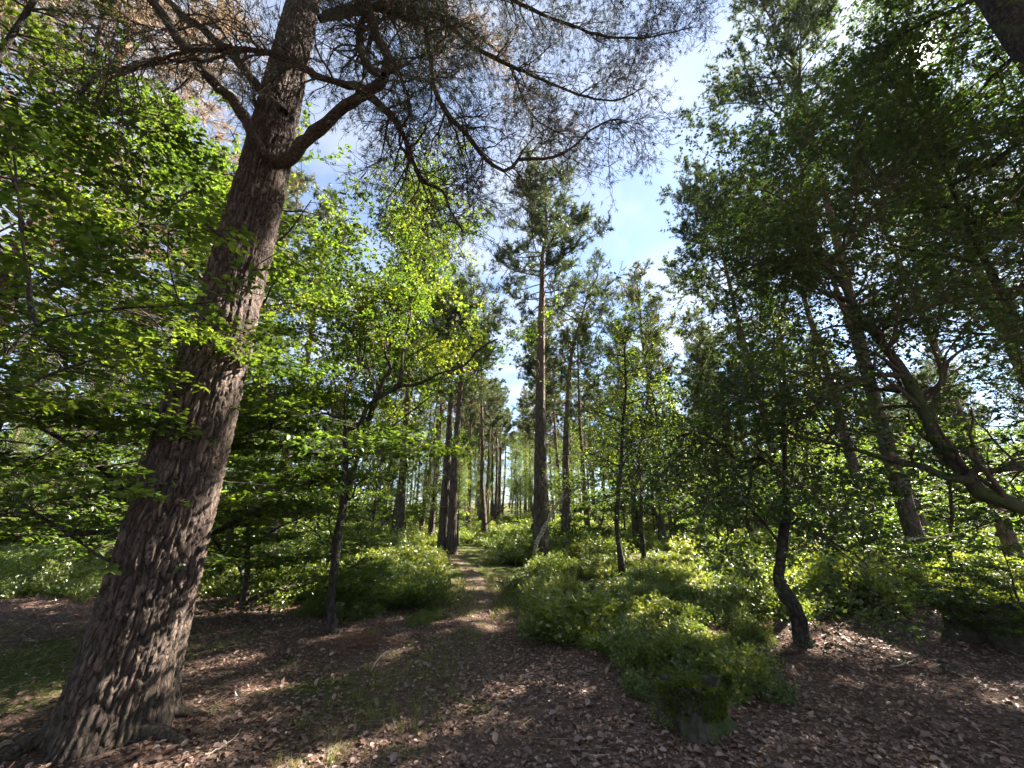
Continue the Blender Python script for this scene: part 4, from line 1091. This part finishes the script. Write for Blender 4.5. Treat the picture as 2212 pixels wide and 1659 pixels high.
def clump(seed):
    rng = np.random.default_rng(seed)
    V, F3, F4, A, off = [], [], [], [], 0
    for i in range(15):
        v, f3, f4, a = sprig(seed * 31 + i)
        ang = rng.uniform(0, 6.283); ca, sa = math.cos(ang), math.sin(ang)
        r = 0.42 * math.sqrt(rng.random()); t = rng.uniform(0, 6.283)
        sc = rng.uniform(0.75, 1.15) * (1.15 - 0.7 * r)
        v = v @ np.array([[ca, sa, 0], [-sa, ca, 0], [0, 0, 1]]) * sc + np.array([r * math.cos(t), r * math.sin(t), 0])
        V.append(v); F3.append(f3 + off); F4.append(f4 + off); A.append(np.clip(a * 0.8 + rng.uniform(0, 0.2), 0, 1)); off += len(v)
    me = mk_mesh('clump', np.vstack(V), [np.vstack(F3), np.vstack(F4)], M['bilberry'], False, {'rnd': np.concatenate(A)})
    return bpy.data.objects.new('clump', me)
SG = scatter_group([clump(100 + i) for i in range(6)])

def in_poly(x, y, poly):
    poly = np.asarray(poly); inside = np.zeros(np.shape(x), bool)
    j = len(poly) - 1
    for i in range(len(poly)):
        xi, yi = poly[i]; xj, yj = poly[j]
        c = ((yi > y) != (yj > y)) & (x < (xj - xi) * (y - yi) / (yj - yi + 1e-12) + xi)
        inside ^= c; j = i
    return inside
def patch(rng, poly, dens, clump=0.35, seed=0, avoid=0.45):
    poly = np.asarray(poly)
    lo, hi = poly.min(0), poly.max(0)
    n = int((hi[0] - lo[0]) * (hi[1] - lo[1]) * dens)
    x, y = rng.uniform(lo[0], hi[0], n), rng.uniform(lo[1], hi[1], n)
    # ragged edge: shift the test point
    jx, jy = x + (fbm2(x * 1.3, y * 1.3, seed + 3) - 0.5) * 1.2, y + (fbm2(x * 1.3, y * 1.3, seed + 4) - 0.5) * 1.2
    ok = in_poly(jx, jy, poly) & (fbm2(x * 1.1, y * 1.1, seed + 8, 3) > clump * rng.uniform(0.7, 1.25, n)) & (path_dist(x, y) > avoid * (0.75 + 0.6 * fbm2(x * 1.7, y * 1.7, seed + 12, 2)))
    return x[ok], y[ok]
def bil(name, label, poly, dens, smin, smax, seed, clump=0.33, avoid=0.85):
    dens = dens * 0.10
    rng = np.random.default_rng(seed)
    x, y = patch(rng, poly, dens, clump, seed, avoid)
    n = len(x)
    s = rng.uniform(smin, smax, n) * (0.10 + 1.85 * fbm2(x * 1.25, y * 1.25, seed + 9, 3))
    pts = np.column_stack([x, y, H(x, y) - 0.02])
    rot = np.column_stack([rng.normal(0, 0.22, n), rng.normal(0, 0.22, n), rng.uniform(0, 6.283, n)])
    return scatter(name, label, 'undergrowth', pts, rot, s, rng.integers(0, 6, n), SG)
G = lambda *ps: [tuple(ground(*p)[:2]) for p in ps]
bil('bilberry_undergrowth', 'low green bilberry mound spreading right of the path in front of the slim birches',
    G((1085, 1335), (1115, 1410), (1200, 1425), (1290, 1440), (1380, 1475), (1470, 1490), (1550, 1460), (1620, 1420), (1690, 1350), (1660, 1290), (1600, 1240), (1400, 1215), (1200, 1225), (1120, 1270)), 105, 0.5, 0.98, 201, 0.41)
bil('bilberry_undergrowth', 'brightly sunlit yellow-green bilberries behind the bent tree',
    G((1690, 1345), (1760, 1330), (1860, 1325), (2000, 1300), (2212, 1325), (2400, 1340)) + [(13.5, 8.5), (13.0, 13.5), (5.5, 13.0)], 60, 0.95, 1.45, 202)
bil('bilberry_undergrowth', 'dense bright bilberry bank left of the path below the twin pines',
    G((1000, 1300), (960, 1318), (860, 1322), (740, 1335), (600, 1310)) + [(-7.5, 9.5), (-7.5, 14.5), (-2.6, 16.5)], 60, 0.9, 1.35, 203)
bil('bilberry_undergrowth', 'far hummocky bilberry cover under the wood where the path vanishes',
    [(-34, 15.5), (34, 14.5), (50, 48), (-50, 48)], 9, 1.3, 2.0, 204, 0.36, 1.2)
bil('bilberry_undergrowth', 'shaded bilberries under the beeches behind the big pine', [(-22, 8.6), (-7, 8.8), (-6.8, 15.5), (-26, 15.5)], 40, 0.9, 1.5, 208)
bil('bilberry_undergrowth', 'sparse bilberry sprigs scattered over the leaf litter near the dark stump',
    G((1280, 1440), (1400, 1510), (1420, 1600), (1640, 1650), (1750, 1560), (1640, 1440), (1700, 1390), (1560, 1380)), 26, 0.35, 0.6, 205, 0.45)
bil('bilberry_undergrowth', 'thin bilberry sprigs at the foot of the crooked stem',
    G((640, 1330), (860, 1330), (980, 1320), (950, 1370), (820, 1380), (650, 1360)), 26, 0.3, 0.6, 206, 0.43, 0.35)

# fallen leaves
def litter():
    rng = np.random.default_rng(301)
    n = 115000
    y = 0.9 + 8.5 * rng.random(n) ** 1.25; x = rng.uniform(-1, 1, n) * (1.6 + 1.25 * y)
    dens = 0.50 + 0.9 * (fbm2(x * 0.9, y * 0.9, 61, 3) - 0.35)
    dens = dens * np.clip(1 - 0.9 * np.exp(-((x + 5.4) / 1.5) ** 2 - ((y - 5.2) / 1.4) ** 2), 0.08, 1) * np.where((path_dist(x, y) < 0.22) & (y > 5.5), 0.35, 1)
    ok = rng.random(n) < np.clip(dens, 0.1, 1) * 1.1
    ok &= np.hypot(x + 3.04, y - 3.62) > 0.42
    x, y = x[ok], y[ok]; n = len(x)
    pos = np.column_stack([x, y, H(x, y) + rng.uniform(0.001, 0.016, n)])
    ax = norm(np.column_stack([rng.normal(0, 1, (n, 2)), rng.normal(0, 0.2, n)]))
    nr = norm(np.column_stack([rng.normal(0, 0.33, (n, 2)), np.ones(n) * rng.choice([-1, 1, 1], n)]))
    v, f, r = leaves(pos, ax, nr, np.clip(rng.lognormal(-3.40, 0.42, n), 0.010, 0.080), 0.68, 'bent', np.clip(rng.beta(1.6, 2.2, n), 0, 1))
    link('fallen_leaves', mk_mesh('fallen_leaves', v, [f], M['litter'], False, {'rnd': r}), kind='stuff', label='brown curled fallen leaves littering the forest floor', category='leaf litter')
litter()
def twig_litter():
    rng = np.random.default_rng(311)
    n = 2600
    y = 1.2 + 7 * rng.random(n) ** 1.2; x = rng.uniform(-1, 1, n) * (1.4 + 1.2 * y)
    a = rng.uniform(0, 6.283, n); L = rng.lognormal(-2.3, 0.6, n)
    P = np.zeros((n, 4, 3))
    for k in range(4):
        a = a + rng.normal(0, 0.25, n)
        if k:
            P[:, k, 0] = P[:, k - 1, 0] + np.cos(a) * L / 3; P[:, k, 1] = P[:, k - 1, 1] + np.sin(a) * L / 3
        else:
            P[:, 0, 0], P[:, 0, 1] = x, y
    P[:, :, 2] = H(P[:, :, 0], P[:, :, 1]) + 0.012 + rng.uniform(0, 0.012, (n, 1))
    R = rng.uniform(0.0015, 0.0035, (n, 1)) * np.linspace(1, 0.6, 4)
    V, Q = tubes(P, R, 4)
    link('twig_litter', mk_mesh('twig_litter', V, [Q], M['dead_twig'], True), kind='stuff', label='fine dead twigs strewn through the fallen leaves', category='twig litter')
twig_litter()

def tuft_mesh(seed, n=26, h=0.16):
    rng = np.random.default_rng(seed)
    K = 4
    P = np.zeros((n, K, 3)); P[:, 0, :2] = rng.normal(0, 0.035, (n, 2))
    d = norm(np.column_stack([rng.normal(0, 0.35, (n, 2)), np.ones(n)]))
    L = h * rng.uniform(0.5, 1.2, n)
    for k in range(1, K):
        d = norm(d + np.column_stack([d[:, :2] * 0.35, np.zeros(n)])); P[:, k] = P[:, k - 1] + d * (L / (K - 1))[:, None]
    side = norm(np.cross(d, np.array([0, 0, 1.0])) + 1e-3)[:, None, :] * (0.0022 * np.array([1, 0.9, 0.6, 0.1]))[None, :, None]
    V = np.stack([P - side, P + side], 2).reshape(-1, 3)
    i = (np.arange(n) * K * 2)[:, None, None] + (np.arange(K - 1) * 2)[None, :, None] + np.array([0, 1, 3, 2])[None, None, :]
    return bpy.data.objects.new('tuft', mk_mesh('tuft', V, [i.reshape(-1, 4)], M['grass'], False, {'rnd': np.repeat(rng.random(n), K * 2)}))
tufts = [tuft_mesh(400 + i) for i in range(4)]
TG = scatter_group(tufts)
def grass(label, poly, dens, smin, smax, seed, clump, avoid=0.15):
    rng = np.random.default_rng(seed)
    x, y = patch(rng, poly, dens, clump, seed, avoid)
    n = len(x)
    pts = np.column_stack([x, y, H(x, y)])
    rot = np.column_stack([rng.normal(0, 0.15, n), rng.normal(0, 0.15, n), rng.uniform(0, 6.283, n)])
    scatter('grass', label, 'grass', pts, rot, rng.uniform(smin, smax, n), rng.integers(0, 4, n), TG)
grass('sparse olive grass among the leaf litter left of the path', G((640, 1700), (700, 1560), (760, 1440), (860, 1360), (1000, 1320), (1010, 1400), (1000, 1520), (960, 1700)), 60, 0.35, 0.75, 501, 0.46)
grass('thin grass growing on the trodden path', [tuple(path_c[i] + pn[i] * 0.32) for i in range(4, 80, 4)] + [tuple(path_c[i] - pn[i] * 0.32) for i in range(76, 0, -4)], 70, 0.3, 0.6, 504, 0.44, 0.0)
grass('longer grass fringing the narrow part of the path', G((930, 1330), (1000, 1240), (1060, 1230), (1110, 1290), (1080, 1350), (1000, 1360)), 60, 0.6, 1.2, 502, 0.40, 0.36)
bil('bilberry_undergrowth', 'small green sprigs at the foot of the big pine', [(-3.0, 3.9), (-2.2, 4.2), (-1.9, 5.2), (-3.0, 5.4)], 40, 0.18, 0.4, 209, 0.40)
grass('short mossy grass on the shaded ground left of the big pine', [(-8.5, 3.8), (-4.0, 4.2), (-3.6, 6.6), (-8.5, 7.0)], 60, 0.25, 0.5, 503, 0.42)

# ------------------------------------------------------------------ stumps, dead wood
def stump(label, base, r, h, seed):
    rng = np.random.default_rng(seed)
    root = thing('tree_stump', label, 'stump', base)
    S, K = 64, 18
    th = np.arange(S) * 2 * math.pi / S
    z = np.linspace(-0.1, h, K)
    rough = sum(rng.normal(0, 1) * np.sin(k * th + rng.uniform(0, 6)) / k for k in range(2, 12)) * 0.06
    jag = 0.022 * np.interp(th, np.linspace(0, 2 * math.pi, 14), rng.normal(0, 1, 14), period=2 * math.pi)
    Z = z[:, None] + jag[None] * (np.maximum(z, 0)[:, None] / h) ** 2
    R = r * (1 + rough)[None] * (1 + 0.5 * np.exp(-np.maximum(z, 0) / (0.3 * h))[:, None] * (0.6 + 0.5 * np.cos(4 * th + 1)[None])) + rng.normal(0, 0.012 * r / 0.25, (K, S))
    V = np.stack([R * np.cos(th), R * np.sin(th), Z], -1).reshape(-1, 3)
    idx = np.arange(K * S).reshape(K, S)
    Q = np.stack([idx[:-1], np.roll(idx[:-1], -1, 1), np.roll(idx[1:], -1, 1), idx[1:]], -1).reshape(-1, 4)
    link('bark', mk_mesh('bark', V, [Q], M['mossy_bark'], True), root)
    rings = np.linspace(0.0, 0.99, 7)
    tvv = np.concatenate([np.stack([R[-1] * q * np.cos(th), R[-1] * q * np.sin(th), Z[-1] * q + (h - 0.05) * (1 - q) + rng.normal(0, 0.01, S)], -1) for q in rings])
    idx = np.arange(7 * S).reshape(7, S)
    Q = np.stack([idx[:-1], np.roll(idx[:-1], -1, 1), np.roll(idx[1:], -1, 1), idx[1:]], -1).reshape(-1, 4)
    link('cut_face', mk_mesh('cut_face', tvv, [Q], M['dark_bark'], True), root)
    n = 7000
    a = rng.uniform(0, 6.283, n); q = np.sqrt(rng.random(n)); side = rng.random(n) < 0.45
    zz = np.where(side, h * (0.35 + 0.65 * rng.random(n)), h - 0.02)
    rad_ = np.where(side, r * 1.06, r * q)
    pos = np.column_stack([rad_ * np.cos(a), rad_ * np.sin(a), zz])
    v, f, rr_ = leaves(pos, norm(np.column_stack([np.cos(a), np.sin(a), rng.normal(0.4, 0.5, n)])), norm(rng.normal(0, 1, (n, 3)) + (0, 0, .6)), rng.uniform(0.012, 0.035, n), 0.6, 'diamond', rng.random(n))
    link('moss_cap', mk_mesh('moss_cap', v, [f], M['moss'], False, {'rnd': rr_}), root, kind='stuff')
    return root
stump('dark rotten stump overgrown with bilberry at the front of the green mound', gpoint(1.46, 3.8), 0.22, 0.30, 601)
stump('broad mossy stump under drooping leaves at the edge beyond the leaf litter', gpoint(6.3, 5.9), 0.34, 0.42, 602)
bil('bilberry_undergrowth', 'bilberry tuft growing over the dark rotten stump', [(0.95, 4.05), (2.0, 4.0), (2.15, 4.6), (1.0, 4.6)], 120, 0.35, 0.65, 207, 0.2)

def stick(name, label, pts, r, mat='pale_wood', seed=1, side=0):
    rng = np.random.default_rng(seed)
    base = np.array(pts[0])
    P = smooth_line(np.array(pts), 16)
    P = P + rng.normal(0, r * 0.5, P.shape)
    R = r * np.linspace(1, 0.45, 16) * (1 + rng.normal(0, 0.08, 16))
    V, Q = tubes(P[None], R[None], 7)
    root = thing(name, label, 'branch', base)
    add_part(root, base, 'stem', V, Q, M[mat])
    if side:
        P2, R2 = spawn(rng, table(P[None], R[None]), side, r * 12, 0.8, 0.2, 0, 5, 0.5, r * 0.5, 0.0015, 0.2)
        V, Q = tubes(P2, R2, 4)
        add_part(root, base, 'twigs', V, Q, M[mat], stuff=True)
def gs(*ps, dz=0.02):
    return [ground(*p) + np.array([0, 0, dz]) for p in ps]
stick('fallen_branch', 'pale thin fallen branch caught above the sunlit bilberries', pxl([(1935, 1168), (1980, 1163), (2025, 1160), (2060, 1150)], 8.2, 7.8), 0.018, seed=1, side=4)
stick('fallen_branch', 'pale stick lying in the leaf litter beyond the mossy root mound', gs((1926, 1446), (1950, 1440), (1982, 1428)), 0.010, seed=2, side=3)
stick('fallen_twig', 'short pale twig on the leaves at the bottom of the picture', gs((1262, 1636), (1290, 1640), (1318, 1637)), 0.006, seed=3)
stick('fallen_twig', 'forked twig on the litter beside the foot of the big pine', gs((440, 1640), (470, 1625), (505, 1600), (520, 1580)), 0.006, seed=4, side=4)
stick('fallen_twig', 'thin bleached twig lying on the litter left of the path', gs((800, 1455), (815, 1430), (838, 1408)), 0.006, seed=5, side=4)
stick('leaning_pole', 'thin dead pole leaning among the far trunks right of the twin pines', pxl([(1003, 1176), (1032, 1152), (1060, 1125), (1092, 1095)], 25, 26), 0.07, 'dark_bark', 6, 0)
stick('leaning_branch', 'bare dead branch bending down beside the bent tree into the bilberries', pxl([(1790, 1160), (1812, 1180), (1850, 1198), (1880, 1228)], 5.6, 5.5), 0.016, 'dark_bark', 7, 5)

def brush(label, base, seed):
    rng = np.random.default_rng(seed)
    root = thing('dead_brush', label, 'brushwood', base)
    n = 26
    P = np.zeros((n, 6, 3)); P[:, 0] = rng.normal(0, 0.10, (n, 3)) * (1, 1, 0.1)
    d = norm(np.column_stack([rng.normal(0, 1, (n, 2)), rng.uniform(0.05, 0.5, n)]))
    for k in range(1, 6):
        d = norm(d + rng.normal(0, 0.2, (n, 3)) + (0, 0, -0.06)); P[:, k] = P[:, k - 1] + d * 0.075
    R = np.linspace(0.006, 0.002, 6)[None] * np.ones((n, 1))
    P2, R2 = spawn(rng, table(P, R), 150, 0.14, 0.7, 0.2, 0, 4, 0.6, 0.003, 0.0016)
    V, Q = tubes(P, R, 4); V2, Q2 = tubes(P2, R2, 3)
    link('twigs', mk_mesh('twigs', np.vstack([V, V2]), [np.vstack([Q, Q2 + len(V)])], M['dead_twig'], True), root, kind='stuff')
    nv, nq, nr = needles(rng, P2[:, 1:].reshape(-1, 3), norm(np.gradient(P2, axis=1))[:, 1:].reshape(-1, 3), 8, 0.04, 0.003)
    link('needles', mk_mesh('needles', nv, [nq], M['red_needle'], False, {'rnd': nr}), root, kind='stuff')
brush('small heap of rust-red dead conifer twigs near the crooked stem', ground(790, 1392), 701)
for i, (x, y, s_, r_) in enumerate([(-4, -5, 1.0, 0), (3, -6, 0.95, 1), (7.5, -2.5, 1.0, 2), (-8, -1, 1.0, 0), (-1, -10, 1.1, 1), (9, -8, 1.0, 2), (-10, -9, 1.0, 0), (-14, 2, 1.0, 1), (5, -12, 1, 1), (-6, -14, 1, 2), (15, -5, 1, 1), (-16, -5, 1, 0), (1.0, -3.8, 0.95, 2), (-2.2, -7, 1.0, 0), (4.8, -4.2, 1.0, 1), (-6.0, -3.2, 1.0, 2), (0.6, -13, 1.1, 0), (11, -1.5, 0.9, 1), (-11, -3.5, 1.0, 2)]):  # unseen rest of the wood, added to cut sky light from behind
    copy_tree([pA, pB, pC][r_], 'unseen pine of the wood behind the viewpoint, added to dim the sky light', gpoint(x, y), i * 1.3, s_, 'unseen pines behind the viewpoint')
for i, (x, y, s_) in enumerate([(-3, -3.0, 0.9), (2.6, -3.0, 0.95), (7.0, -1.6, 0.85), (-7.6, 0.6, 1.0), (0, -5.5, 1.1), (-6, -6, 1.1), (6, -6, 1.1), (-10.5, 2.5, 1.0)]):  # out-of-view canopy added so surfaces facing the camera go darker
    copy_tree([uC, uC, uA][i % 3], 'unseen broadleaved tree of the wood behind the viewpoint, added to dim the sky light', gpoint(x, y), i * 1.7, s_, 'unseen broadleaves behind the viewpoint')
